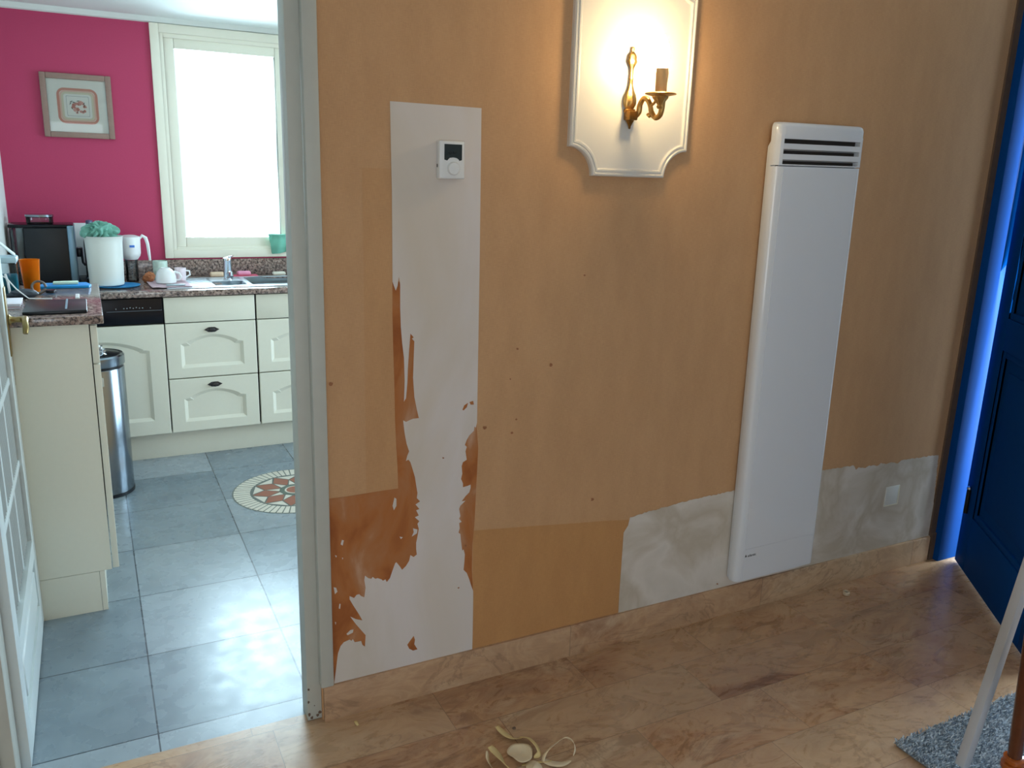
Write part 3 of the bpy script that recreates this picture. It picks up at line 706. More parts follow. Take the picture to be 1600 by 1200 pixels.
for i in range(26):
    an = random.uniform(0, 2*PI); rr = .034*math.sqrt(random.random()); cx_, cz_ = pcx+rr*math.cos(an)*1.15+.002, pcz+rr*math.sin(an)*.85-.004; s_ = random.uniform(.006, .010)
    vs = [fl_.bm.verts.new((cx_+s_*math.cos(j*PI/3+an)*random.uniform(.7, 1.1), KY-.0112-.00001*i, cz_+s_*math.sin(j*PI/3+an)*random.uniform(.7, 1.1))) for j in range(6)]
    f = fl_.bm.faces.new(vs); f.material_index = i % 3 
fl_.build('flower_print', [plain('rose_ink', (216, 160, 150), .8), plain('red_ink', (200, 136, 124), .8), plain('pale_rose_ink', (226, 180, 170), .8)], pt, smooth=0, recalc=False)
lv = MB()
for (u, v, an) in ((-.03, .022, .5), (-.018, .018, -.4), (.002, .026, .2), (.028, .014, .9), (-.028, -.012, 2.2), (-.005, -.03, 1.1), (.022, -.026, .3), (.030, .004, 1.4), (-.034, .012, 1.0)):
    vs = [lv.bm.verts.new((pcx+u+L*math.cos(an)-W*math.sin(an), KY-.0116, pcz+v+L*math.sin(an)+W*math.cos(an))) for L, W in ((-.009, 0), (0, .0022), (.009, 0), (0, -.0022))]
    lv.bm.faces.new(vs)
lv.build('leaf_print', plain('leaf_ink', (78, 92, 84), .8), pt, smooth=0, recalc=False)
MB().grid(lambda u, v: (px0+.026+(px1-px0-.052)*u, KY-.015, pz0+.026+(pz1-pz0-.052)*v), 1, 1).build('picture_glass', M['pane'], pt)

# ------------------------------------------------------------------ peninsula
PY0, PY1, PX1 = 2.915, 3.69, 0.0
pe = thing('peninsula_cabinet', 'tall cream cabinet with plain end panel beside the open glazed door', 'cabinet', (-.18, 3.3, 0))
MB().box((-.355, PY0, .148), (-.022, PY0+.018, 1.000)).box((-.355, PY0, 0), (-.062, PY0+.018, .1465)).build('end_panel', M['cream'], pe)
MB().box((-.35, PY0+.019, .150), (-.024, PY1-.005, 1.0)).build('body', M['dark_gap'], pe)
MB().box((-.355, PY1-.02, .0), (-.03, PY1, 1.0)).build('back_panel', M['cream'], pe)
MB().box((-.061, PY0+.0, .0), (-.045, PY1-.02, .147)).build('plinth', M['cream'], pe)
MB().box((-.019, PY0, .872), (.001, PY0+.40, .996), .002).build('drawer', M['cream'], pe)
MB().box((-.019, PY0, .151), (.001, PY0+.40, .868), .002).build('cabinet_door', M['cream'], pe)
MB().box((-.019, PY0+.404, .872), (.001, PY1, .996), .002).build('drawer', M['cream'], pe)
MB().box((-.019, PY0+.404, .151), (.001, PY1, .868), .002).build('cabinet_door', M['cream'], pe)
tag(MB().box((-.358, PY0-.022, 1.003), (.022, PY1+.005, 1.031), .004).build('worktop', M['granite']), 'speckled granite top on the cream cabinet by the open door', 'worktop')
PT = 1.031
tb = thing('tablet', 'flat black tablet lying at the front edge of the cabinet top', 'tablet', (-.11, 3.08, PT))
MB().box((-.203, 2.945, PT), (-.022, 3.20, PT+.012), .004).build('case', M['dark_plastic'], tb)
MB().box((-.085, 2.972, PT+.0122), (-.079, 3.195, PT+.0132)).build('pale_band', plain('pale_band', (130, 160, 176), .4), tb)
tr = MB(); tr.prism([(-.178, 3.57), (-.012, 3.56), (-.004, 3.6), (-.02, 3.665), (-.16, 3.67), (-.18, 3.63)], lambda u, v, t: (u, v, t), PT, PT+.010, .002)
tag(tr.build('blue_tray', plain('sky_blue_plastic', (10, 150, 225), .35)), 'bright blue flat tray at the far end of the cabinet top', 'tray')
tag(MB().box((-.135, 3.60, PT+.0102), (-.048, 3.64, PT+.020), .003).build('notepad', plain('pale_mint', (200, 226, 204), .6)), 'pale mint block lying on the bright blue tray', 'notepad')
oc = thing('orange_cup', 'translucent orange cup holding dark contents on the cabinet top', 'cup', (-.199, 3.5, PT)); 
MB().lathe([(.024, 0), (.025, .003), (.033, .117), (.034, .119), (.0315, .117), (.0235, .006), (0, .006)], (-.199, 3.5, PT), 30).build('cup_body', plain('orange_plastic', (240, 140, 30), .3, trans=.55, ior=1.1), oc)
MB().blob((-.197, 3.5, PT+.045), .0195, .25, 2, 4, 3, (1, 1, 1.8)).build('cup_contents', plain('dark_green_red', (120, 60, 40), .7, var=.8, bscale=50), oc)
tq = thing('clear_canister', 'clear canister filled with turquoise powder, beside the orange cup', 'canister', (-.262, 3.42, PT))
MB().box((-.303, 3.38, PT), (-.233, 3.46, PT+.135), .006).build('canister_shell', M['clear'], tq)
MB().box((-.300, 3.384, PT+.003), (-.236, 3.456, PT+.075), .005).build('turquoise_filling', plain('turquoise_powder', (20, 130, 150), .6, var=.15), tq)
MB().box((-.306, 3.376, PT+.118), (-.230, 3.464, PT+.140), .006).build('canister_lid', plain('pale_lid', (180, 205, 215), .4), tq)
pp = MB()
pp.grid(lambda u, v: (-.335+.10*v, 3.40+.05*u, PT+.141+.10*(1-v)+.008*math.sin(u*5)), 8, 12)
o = tag(pp.build('folded_paper', plain('white_paper', (228, 238, 240), .7)), 'white folded paper leaning on the canister lid at the left edge', 'paper'); o.modifiers.new('thickness', 'SOLIDIFY').thickness = .002
sg = MB(); sg.blob((-.215, 3.33, PT+.017), .034, .15, 1.2, 2, 4, (1.25, .8, .5)); sg.blob((-.245, 3.33, PT+.012), .02, .1, 1.2, 2, 3, (1.2, .9, .55))
tag(sg.build('sunglasses_case', plain('charcoal_case', (58, 66, 76), .45)), 'rounded charcoal case on the cabinet top in front of the canister', 'case')
wa = thing('wristwatch', 'dark wristwatch with curled strap lying in front of the orange cup', 'watch', (-.17, 3.44, PT))
MB().tube([(-.175+.022*math.cos(t), 3.44+.012*math.sin(t*1), PT+.024+.020*math.sin(t)) for t in [i*2*PI/20 for i in range(20)]], .0045, 8, 1.0).build('strap', plain('taupe_strap', (120, 110, 104), .6), wa)
MB().lathe([(.017, 0), (.018, .004), (.016, .010)], (-.137, 3.43, PT+.004), 22).build('watch_face', M['dark_plastic'], wa)
cb = MB().tube([(-.29, 3.36, PT+.085), (-.262, 3.31, PT+.075), (-.235, 3.285, PT+.04), (-.2, 3.27, PT+.008), (-.165, 3.29, PT+.003), (-.13, 3.28, PT+.003)], .0022, 8)
cb.tube([(-.268, 3.35, PT+.085), (-.262, 3.345, PT+.06), (-.258, 3.34, PT+.005)], .004, 8)
tag(cb.build('charging_cable', M['white_plastic']), 'thin white cable trailing over the charcoal case', 'cable')
random.seed(5)
for i in range(4):
    dx, dz = random.uniform(-.004, .004), .0042*i
    q = MB().box((-.285+dx, 3.09+dx, PT+dz), (-.218+dx, 3.24-dx, PT+dz+.004), .001)
    tag(q.build('paper_booklet', plain('pinkish_paper_%d' % i, [(226, 220, 232), (214, 186, 196), (222, 224, 236), (232, 226, 234)][i], .7, var=.08, bscale=90)),
        ['white booklet at the bottom of the paper pile by the tablet', 'pinkish booklet second from the bottom of the paper pile by the tablet', 'bluish white booklet second from the top of the paper pile by the tablet', 'white leaflet with faint print, topmost of the paper pile by the tablet'][i], 'booklet', 'booklets piled beside the tablet')
tag(MB().box((-.058, 3.27, PT), (-.045, 3.36, PT+.007), .002).build('lighter', M['white_plastic']), 'slim white lighter lying on the cabinet top behind the tablet', 'lighter')

# pedal bin
BCX, BCY, BR = -.024, 4.10, .126
bn = thing('pedal_bin', 'tall cylindrical stainless steel bin between the cabinets', 'bin', (BCX, BCY, 0))
MB().lathe([(BR-.004, 0), (BR, .004), (BR, .018)], (BCX, BCY, 0), 48).build('bin_foot', M['dark_plastic'], bn)
MB().lathe([(BR-.002, .018), (BR-.002, .60), (BR-.004, .603)], (BCX, BCY, 0), 64).build('bin_body', M['steel'], bn)
MB().lathe([(BR-.008, .60), (BR-.008, .618)], (BCX, BCY, 0), 48).build('rubber_ring', M['dark_plastic'], bn)
MB().lathe([(BR+.001, .616), (BR+.002, .62), (BR+.002, .655), (BR-.004, .662), (BR-.014, .660)], (BCX, BCY, 0), 64).build('lid_rim', M['steel'], bn)
MB().lathe([(BR-.013, .655), (BR-.016, .661), (BR*.5, .668), (0, .669)], (BCX, BCY, 0), 48).build('lid_top', M['black_gloss'], bn)
a = MB().box((BCX+.005, BCY-BR-.0015, .535), (BCX+.032, BCY-BR+.004, .575), .002); a.build('bin_badge', plain('silver_badge', (200, 200, 190), .4, .5), bn)
foil = MB().blob((BCX+.02, BCY-.06, .685), .022, .9, 3, 8, 4)
tag(foil.build('crumpled_foil', M['chrome'], smooth=10), 'small ball of crumpled foil on the lid of the steel bin', 'foil')

# floor mosaic rosette
RC = Vector((.79, 3.78, 0)); RR = .29; RI = .205
ro = thing('mosaic_rosette', 'round brown and ivory mosaic rosette set in the kitchen floor', 'mosaic', RC)
def flat(mb, pts, z, mi=0):
    f = mb.bm.faces.new([mb.bm.verts.new((RC.x+u, RC.y+v, z)) for u, v in pts]); f.material_index = mi
    if f.normal.z < 0: f.normal_flip()
def P(r, a): return (r*math.cos(a), r*math.sin(a))
a = MB(); flat(a, [P(RR, i*2*PI/72) for i in range(72)], .0006); a.build('grout', plain('grey_grout', (112, 118, 112), .8), ro, smooth=0, recalc=False)
iv = plain('ivory_stone', (216, 210, 196), .35, var=.06, bscale=30); brs = plain('red_brown_stone', (156, 96, 76), .35, var=.18, bscale=25); grn = plain('green_stone', (92, 108, 98), .35, var=.2)
a = MB(); nb = 60
for i in range(nb):
    t0, t1 = (i+.1)*2*PI/nb, (i+.9)*2*PI/nb
    flat(a, [P(RI+.004, t0), P(RR-.006, t0), P(RR-.006, t1), P(RI+.004, t1)], .0012)
a.build('border_tesserae', iv, ro, smooth=0, recalc=False)
a = MB(); b_ = MB(); n8 = 10
for i in range(n8):
    t = i*2*PI/n8; h = PI/n8
    q1 = [P(RI-.004, t), P(.142, t+h*.95), P(.075, t), P(.142, t-h*.95)]
    flat(a, q1, .0014)
    g_ = .006
    flat(b_, [P(RI-.006, t+.06), P(RI-.008, t+2*h-.06), P(.148, t+h)], .0013)
    flat(b_, [P(.075, t+.1), P(.134, t+h), P(.075, t+2*h-.1)], .0013)
a.build('star_points', brs, ro, smooth=0, recalc=False); b_.build('ivory_triangles', iv, ro, smooth=0, recalc=False)
a = MB(); flat(a, [P(.072, i*2*PI/40) for i in range(40)], .0016); a.build('green_disc', grn, ro, smooth=0, recalc=False)
a = MB(); flat(a, [P(.05, i*2*PI/40) for i in range(40)], .0019); a.build('ivory_ring', iv, ro, smooth=0, recalc=False)
a = MB(); flat(a, [P(.042, i*2*PI/40) for i in range(40)], .0022); a.build('brown_centre', brs, ro, smooth=0, recalc=False)

# ------------------------------------------------------------------ HALL: heater
HW_ = 0.376
ht = thing('wall_heater', 'tall slim white electric heater hung on the orange wall', 'heater', (1.914, WY-.006, 0))
H = Vector((1.914, WY-.006, 0))
def hb(mb, a_, b__, bev=0, seg=2): return mb.box(Vector(a_)+H, Vector(b__)+H, bev, seg)
def hprof(mb, prof, x0_, x1_, bev=0): return mb.prism(prof, lambda u, v, t: (H.x+t, H.y+u, v), x0_, x1_, bev)
def hsec(mb, sec, z0_, z1_): return mb.prism(sec, lambda u, v, t: (H.x+u, H.y+v, t), z0_, z1_)
a = MB(); hprof(a, [(0, .150), (-.020, .142), (-.020, 1.640), (0, 1.612)], .002, HW_-.002, .002); a.build('back_body', M['white_gloss'], ht)
def section(y_in=-.014):
    L_ = [(.0, y_in), (.0, -.026), (.0025, -.034), (.008, -.0405), (.016, -.0440), (.026, -.0450)]
    return L_ + [(HW_-u, v) for u, v in L_[::-1]]
a = MB(); hsec(a, section(), .145, 1.553)
a.build('front_cover', M['white_gloss'], ht)
a = MB(); hb(a, (.030, -.0464, .266), (HW_-.022, -.044, 1.548)); hb(a, (.030, -.0464, .160), (HW_-.022, -.044, .2645))
a.build('front_panel', M['white_gloss'], ht, smooth=0)
a = MB(); L_ = [(.0, -.014), (.0, -.026), (.0025, -.034), (.008, -.0405), (.012, -.0450), (.024, -.0464), (.024, -.014)]
hsec(a, L_, 1.556, 1.6475); hsec(a, [(HW_-u, v) for u, v in L_], 1.556, 1.6475)
SEC = [(.0, -.014), (.0, -.026), (.0025, -.034), (.008, -.0405), (.016, -.0450), (.030, -.0464)]; SEC = SEC+[(HW_-u, v) for u, v in SEC[::-1]]
rings = []
for z, ins, dy_ in ((1.6475, 0, 0), (1.668, 0, 0), (1.677, .002, .002), (1.682, .006, .006), (1.684, .012, .012)):
    rings.append([a.bm.verts.new((H.x+HW_/2+(u-HW_/2)*(1-ins/(HW_/2)), H.y+v+(dy_ if v < -.02 else 0), z)) for u, v in SEC])
for k in range(4):
    for i in range(len(SEC)): a.bm.faces.new((rings[k][i], rings[k][(i+1) % len(SEC)], rings[k+1][(i+1) % len(SEC)], rings[k+1][i]))
a.bm.faces.new(rings[0]); a.bm.faces.new(rings[-1])
hd_ = a.build('top_cap', M['white_gloss'], ht)
a = MB(); hprof(a, [(-.014, 1.6475), (-.0464, 1.6475), (-.0464, 1.6350), (-.044, 1.6345), (-.014, 1.6345)], .024, HW_-.024); a.build('upper_lip', M['white_gloss'], hd_)
for zt_ in (1.6210, 1.5900, 1.5595):          # top edge of each slat, a dark slot above it
    b2 = MB(); zb_ = zt_-.0165 if zt_ > 1.57 else zt_-.0035
    hprof(b2, [(-.030, zt_-.006), (-.0464, zt_), (-.0464, zb_), (-.030, zb_-.004 if zt_ > 1.57 else zb_)], .024, HW_-.024)
    b2.build('grille_slat', M['white_gloss'], hd_)
a = MB(); hb(a, (.020, -.026, 1.545), (HW_-.020, -.0215, 1.655)); a.build('vent_recess', plain('dark_vent', (52, 46, 42), .8), hd_)
# maker's lettering
def text_mesh(name, s, size, loc, mat, parent, ext=.0003, rot=(PI/2, 0, 0)):
    cu = bpy.data.curves.new(name, 'FONT'); cu.body = s; cu.size = size; cu.extrude = ext
    tmp = bpy.data.objects.new(name+'_tmp', cu); C.objects.link(tmp)
    dg = bpy.context.evaluated_depsgraph_get(); me = bpy.data.meshes.new_from_object(tmp.evaluated_get(dg))
    bpy.data.objects.remove(tmp); me.materials.clear(); me.materials.append(mat)
    o = bpy.data.objects.new(name, me); C.objects.link(o); o.parent = parent
    o.location = Vector(loc)-ORIG[parent.name]; o.rotation_euler = rot
    return o
text_mesh('maker_lettering', 'atlantic', .0135, H+Vector((.046, -.0468, .235)), M['ink'], ht)
a = MB(); a.prism([(.034, .236), (.043, .236), (.0385, .246)], lambda u, v, t: (H.x+u, H.y+t, v), -.046, -.0468); a.build('maker_mark', M['ink'], ht)
ht.rotation_euler = (0, math.radians(-.5), 0)

# ------------------------------------------------------------------ plaque + sconce
PX, PZ0, PZ1 = 1.385, 1.506, 2.075; HW = .199; NR = .076; NX = .074
def plaque_outline(ins):
    pts = []
    hw = HW-ins; z0, z1 = PZ0+ins, PZ1-ins
    def arc(cx, cz, a0, a1):
        n = 12; r = NR+ins*0.0+ins*.9
        for i in range(n+1):
            t = math.radians(a0+(a1-a0)*i/n); pts.append((cx+r*math.cos(t), cz+r*math.sin(t)))
    k = NX+ins
    cx0, cx1 = PX-HW, PX+HW
    arc(cx0, PZ0, 0, 90)  # placeholder order fixed below
    L = pts[:]; pts.clear()
    def clip(p): return (min(max(p[0], PX-hw), PX+hw), min(max(p[1], z0), z1))
    out = []
    for (cx, cz, a0) in ((cx0, PZ0, 90), (cx1, PZ0, 180), (cx1, PZ1, 270), (cx0, PZ1, 360)):
        r = NR+ins; n = 12
        am = math.degrees(math.asin(min(1, ins/r)))
        for i in range(n+1):
            t = math.radians(a0-am-(90-2*am)*i/n)
            out.append(clip((cx+r*math.cos(t), cz+r*math.sin(t))))
    return out
pq = tag(MB().build('wall_plaque', M['white_ivory'], origin=(PX, WY, PZ0)) if False else None or bpy.data.objects.new('wall_plaque', None), 'ivory moulded wall plaque with scooped corners behind the brass wall lamp', 'wall plaque')
C.objects.link(pq); pq.location = (PX, WY, PZ0); ORIG[pq.name] = Vector((PX, WY, PZ0))
a = MB()
prof = [(0, 0), (0, .012), (.003, .017), (.007, .018), (.010, .014), (.012, .0135), (.0135, .016), (.018, .0165), (.021, .011), (.024, .010)]
rings = []
for ins, h in prof: rings.append([a.bm.verts.new((x, WY-h, z)) for x, z in plaque_outline(ins)])
n = len(rings[0])
for k in range(len(rings)-1):
    for i in range(n): a.bm.faces.new((rings[k][i], rings[k][(i+1) % n], rings[k+1][(i+1) % n], rings[k+1][i]))
a.build('moulded_border', M['white_ivory'], pq, smooth=30)
a = MB(); a.bm.faces.new([a.bm.verts.new((x, WY-.0098, z)) for x, z in plaque_outline(.0238)]); bmesh.ops.triangulate(a.bm, faces=a.bm.faces[:]); a.build('panel_board', M['white_ivory'], pq, smooth=0)

SX, SY = 1.372, WY-.0105
so = thing('wall_lamp', 'brass candle-arm wall lamp glowing on the ivory plaque', 'wall lamp', (SX, SY, 1.635)); S = Vector((SX, SY, 1.643))
# baluster backplate, half relief
def bal(z):  # half width
    return z
prof = [(.0, .208), (.004, .207), (.0055, .202), (.004, .198), (.0035, .195), (.008, .192), (.0135, .184), (.0125, .176), (.016, .170), (.010, .160), (.0075, .154), (.006, .15), (.0055, .135), (.006, .128),
        (.008, .125), (.006, .121), (.007, .108), (.011, .095), (.017, .083), (.020, .070), (.019, .058), (.014, .048), (.008, .042), (.0075, .038)]
a = MB(); a.lathe([(r, z) for r, z in prof][::-1], S+Vector((0, -.006, 0)), 28, sy=.55, wob=lambda t, z: .10*math.cos(8*t)*(1 if .05 < z < .1 or z > .155 else .2))
a.build('backplate', M['brass'], so)
a = MB(); a.box(S+Vector((-.014, -.030, .016)), S+Vector((.013, 0, .040)), .002); a.box(S+Vector((-.016, -.014, .036)), S+Vector((.016, 0, .046)), .002)
a.lathe([(.0, -.008), (.003, -.006), (.004, .0), (.008, .008), (.013, .016), (.014, .024), (.012, .026)], S+Vector((0, -.012, 0)), 20, sy=.8, wob=lambda t, z: .08*math.cos(6*t))
a.build('bracket', plain('dark_brass', (150, 108, 56), .35, 1, bump=.5, bscale=140, var=.3), so)
# arm coming out from the wall
ctrl = []
for q_, (ax, az) in enumerate(((993, 180), (998, 176), (1000, 164), (1006, 154), (1012, 156), (1016, 165), (1018, 175), (1024, 184), (1031, 180), (1034, 170), (1035, 158))):
    t = max(0, (ax-993)/42); ctrl.append(on_wall(ax, az, 1.996-.094*t))
def crom(P_, k, n_):
    out = []
    for i in range(len(P_)-1):
        q0, q1, q2, q3 = P_[max(i-1, 0)], P_[i], P_[i+1], P_[min(i+2, len(P_)-1)]
        for j in range(k):
            f = j/k; out.append(.5*((2*q1)+(-q0+q2)*f+(2*q0-5*q1+4*q2-q3)*f*f+(-q0+3*q1-3*q2+q3)*f**3))
    out.append(P_[-1]); return out
arm = crom(ctrl, 4, 0)
a = MB(); a.tube(arm, [.0085 - .0016*math.sin(PI*i/(len(arm)-1)) for i in range(len(arm))], 12)
a.tube([arm[22], arm[22]+Vector((0, -.006, -.012)), arm[22]+Vector((0, .004, -.020)), arm[22]+Vector((0, .012, -.014))], [.0045, .0045, .0045, .005], 10)
a.tube([arm[20], arm[20]+Vector((.002, -.012, .004)), arm[20]+Vector((.004, -.018, .012)), arm[20]+Vector((.004, -.013, .019))], [.0045, .004, .004, .005], 10)
a.build('arm', M['brass'], so)
CXY = Vector((1.400, 1.902, 0)); E0 = 1.692
a = MB(); a.lathe([(.006, .0), (.009, .005), (.007, .010), (.012, .018), (.020, .027), (.022, .032), (.040, .036), (.0425, .038), (.040, .040), (.018, .037), (.014, .037), (.0, .037)], CXY+Vector((0, 0, E0-.006)), 36, wob=lambda t, z: .06*math.cos(12*t) if .004 < z < .030 else 0)
dish = a.build('drip_dish', M['brass'], so)
# lower tail that joins arm end and dish
a = MB(); a.tube([arm[-1]-Vector((0, 0, .003)), arm[-1].lerp(Vector((1.400, 1.902, 1.694)), .6), Vector((1.400, 1.902, 1.697))], .0065, 12); a.build('arm_cup', M['brass'], so)
a = MB(); a.lathe([(.0145, 0), (.0155, .004), (.015, .03), (.0165, .054), (.0155, .065), (.013, .067), (.0, .067)], CXY+Vector((0, 0, E0+.030)), 26, wob=lambda t, z: .05*math.sin(5*t+z*80)+.03*math.sin(9*t)); a.build('candle_sleeve', M['candle'], so)
a = MB(); a.lathe([(.008, 0), (.010, .006), (.0155, .022), (.0175, .034), (.0150, .052), (.008, .070), (.003, .080), (0, .083)], CXY+Vector((0, 0, E0+.096)), 26)
bulb = a.build('bulb', M['bulb'], so)
blo.parent = so; blo.location = Vector((1.40, 1.902, E0+.130))-S
bl.shadow_soft_size = 0.02
bulb.visible_shadow = True

# ------------------------------------------------------------------ thermostat
tX0, tX1, tZ0, tZ1 = .803, .873, 1.487, 1.580
th = thing('thermostat', 'small white room thermostat with grey display on the plaster strip', 'thermostat', ((tX0+tX1)/2, WY, tZ0))
MB().box((tX0, WY-.026, tZ0), (tX1, WY-.0018, tZ1), .004, 3).build('housing', M['white_plastic'], th)
cxd, czd = (tX0+tX1)/2+.002, tZ0+.026
sp = [(cxd-.024, tZ1-.008), (cxd-.024, tZ1-.046)]
for i in range(11):
    t = PI-PI*i/10; sp.append((cxd+.0165*math.cos(t), tZ1-.048+.008*math.sin(t)))
sp += [(cxd+.024, tZ1-.046), (cxd+.024, tZ1-.008)]
a = MB(); a.prism(sp, lambda u, v, t: (u, t, v), WY-.0258, WY-.0266); scr = a.build('display', M['lcd'], th)
text_mesh('display_digits', '20.5', .014, (cxd-.015, WY-.0267, tZ1-.034), M['lcd_ink'], scr, .0001)
a = MB(); a.lathe([(.0165, 0), (.0165, -.006), (.0145, -.009), (.008, -.0095), (0, -.009)], (cxd, WY-.0262, czd), 32, 'Y'); a.build('dial', M['white_plastic'], th)
MB().box((tX0-.0006, WY-.014, tZ0+.028), (tX0+.001, WY-.009, tZ0+.036)).build('side_slot', M['dark_gap'], th)

# blanking plate in the low plaster patch
a = MB(); bp = thing('blanking_plate', 'white square cover plate painted over on the low plaster patch', 'cover plate', (2.732, WY, .283))
MB().box((2.694, WY-.005, .284), (2.772, WY-.0005, .366), .002).build('plate', plain('painted_plate', (224, 226, 222), .5), bp)
MB().box((2.765, WY-.0056, .286), (2.7705, WY-.0046, .364)).box((2.697, WY-.0056, .286), (2.765, WY-.0046, .290)).build('paint_ridge', plain('cream_ridge', (236, 232, 208), .5), bp)

# ------------------------------------------------------------------ entrance door
# frame (in the right wall), leaf ajar
ef = MB()
ef.box((3.000, 2.012, .109), (3.034, 2.025, 2.4)).box((3.010, 2.006, 0), (3.034, 2.025, .12))
e1 = struct(ef.build('trim_3', M['brown_wood']), 'bare brown wooden edge beside the blue door frame')
ef = MB(); ef.box((3.034, 1.983, 0), (3.2, 2.035, 2.4), .002).box((3.045, 1.10, 2.34), (3.2, 1.983, 2.4), .002).box((3.03, 1.05, 0), (3.2, 1.10, 2.4), .002)
e2 = struct(ef.build('trim_4', M['blue_door']), 'blue painted frame of the entrance door')
ed = thing('door_2', 'dark blue panelled entrance door standing ajar at the right', 'door', (3.098, 1.953, 0))
del ed['category']; ed['kind'] = 'structure'
D = Vector((3.098, 1.953, 0)); LW, LT = .80, .045
# local frame: +x along the leaf from hinge, leaf rotated about z
def db(mb, a_, b__, bev=0): return mb.box(Vector(a_)+D, Vector(b__)+D, bev)
a = MB(); Z0, Z1 = .012, 2.33
db(a, (0, 0, Z0), (.11, LT, Z1), .002); db(a, (LW-.11, 0, Z0), (LW, LT, Z1), .002); db(a, (.11, 0, Z0), (LW-.11, LT, .24), .002); db(a, (.11, 0, Z1-.14), (LW-.11, LT, Z1), .002); db(a, (.11, 0, .92), (LW-.11, LT, 1.04), .002)
a.build('leaf_frame', M['blue_door'], ed)
for z0, z1 in ((.24, .92), (1.04, Z1-.14)):
    a = MB(); db(a, (.11, .014, z0), (LW-.11, LT-.014, z1)); db(a, (.11, .004, z0), (.135, LT-.004, z1), .004); db(a, (LW-.135, .004, z0), (LW-.11, LT-.004, z1), .004); db(a, (.135, .004, z0), (LW-.135, LT-.004, z0+.025), .004); db(a, (.135, .004, z1-.025), (LW-.135, LT-.004, z1), .004)
    db(a, (.18, .008, z0+.07), (LW-.18, LT-.008, z1-.07), .006)
    a.build('door_panel', M['blue_door'], ed)
for z in (.235, 2.0):
    a = MB(); a.lathe([(.006, 0), (.0085, .002), (.0085, .10), (.006, .102)], D+Vector((.045, -.006, z)), 16)
    hg = a.build('hinge', plain('black_hinge', (14, 16, 20), .4), ed)
    a = MB(); a.lathe([(.0085, .102), (.010, .104), (.009, .112), (.003, .116)], D+Vector((.045, -.006, z)), 16); a.build('hinge_tip', M['chrome'], hg)
a = MB(); a.tube([D+Vector((LW-.05, LT, 1.02)), D+Vector((LW-.05, LT+.05, 1.02)), D+Vector((LW-.09, LT+.055, 1.02)), D+Vector((LW-.16, LT+.055, 1.02))], .009, 12); a.build('door_handle', M['chrome'], ed)
ang = math.atan2(-.46, -.37)
ed.rotation_euler = (0, 0, ang)

# ------------------------------------------------------------------ rug
RX0, RX1, RY0, RY1 = 1.872, 2.47, .62, 1.262
rg = thing('rug', 'grey-blue shaggy rug on the marble floor near the blue door', 'rug', ((RX0+RX1)/2, (RY0+RY1)/2, 0))
MB().box((RX0+.005, RY0+.005, .001), (RX1-.005, RY1-.005, .010), .003).build('rug_base', plain('rug_backing', (140, 152, 162), .95, bump=.5, var=.3), rg)
random.seed(11); a = MB()
for i in range(26000):
    x = random.uniform(RX0, RX1); y = random.uniform(RY0, RY1); s_ = random.uniform(.0018, .0032); h = random.uniform(.006, .012)
    dx, dy = random.gauss(.004, .006), random.gauss(-.004, .006); an = random.uniform(0, PI)
    c_, s2 = math.cos(an)*s_, math.sin(an)*s_
    v = [a.bm.verts.new((x-c_, y-s2, .008)), a.bm.verts.new((x+c_, y+s2, .008)), a.bm.verts.new((x+dx+c_*.5, y+dy+s2*.5, .008+h)), a.bm.verts.new((x+dx-c_*.5, y+dy-s2*.5, .008+h))]
    f = a.bm.faces.new(v); f.material_index = i % 3
def nodbl(mb, name, mats, parent):
    me = bpy.data.meshes.new(name)
    for v in mb.bm.verts: v.co -= ORIG[parent.name]
    mb.bm.to_mesh(me); mb.bm.free()
    for m in mats: me.materials.append(m)
    o = bpy.data.objects.new(name, me); C.objects.link(o); o.parent = parent; return o
pl = nodbl(a, 'pile', [plain('pile_light', (216, 226, 234), .95), plain('pile_mid', (180, 194, 206), .95), plain('pile_dark', (134, 148, 162), .95)], rg); pl['kind'] = 'stuff'

# leaning pole
p0 = Vector((1.931, 1.10, .034)); p1 = Vector((2.062, 1.10, .62)); dd = (p1-p0).normalized()
a = MB(); hw = .0155
u_ = Vector((dd.z, 0, -dd.x)); v_ = Vector((0, 1, 0)); top = p0+dd*1.35
vs = []
for c_ in (p0, top):
    for su, sv in ((-1, -1), (1, -1), (1, 1), (-1, 1)): vs.append(a.bm.verts.new(c_+u_*hw*su+v_*hw*.8*sv))
for f in ((0, 1, 2, 3), (4, 7, 6, 5), (0, 4, 5, 1), (1, 5, 6, 2), (2, 6, 7, 3), (3, 7, 4, 0)): a.bm.faces.new([vs[i] for i in f])
bmesh.ops.bevel(a.bm, geom=a.bm.edges[:], offset=.003, segments=2, profile=.5, affect='EDGES')
tag(a.build('metal_pole', M['pole']), 'pale grey metal pole leaning over the shaggy rug', 'pole')

# turned wooden stand
cs = thing('turned_stand', 'dark varnished turned wooden post with amber collar at the right edge', 'stand', (1.94, .98, 0)); c = Vector((1.94, .98, 0))
prof = [(.03, .02), (.034, .05), (.03, .09), (.022, .13)]
MB().lathe([(.028, .020), (.036, .026), (.034, .05), (.022, .07), (.018, .09), (.0175, .115)], c, 28).build('foot', M['turned_wood'], cs)
MB().lathe([(.018, .108), (.025, .112), (.029, .120), (.027, .130), (.020, .134), (.025, .139), (.024, .147), (.016, .151)], c, 28).build('collar', M['amber'], cs)
MB().lathe([(.0160, .149), (.0165, .17), (.022, .50), (.021, .80), (.018, 1.0), (.014, 1.02), (.020, 1.05), (.018, 1.08), (.006, 1.10), (0, 1.10)], c, 28).build('post', M['turned_wood'], cs)
cs.rotation_euler = (0, math.radians(-3.5), 0)

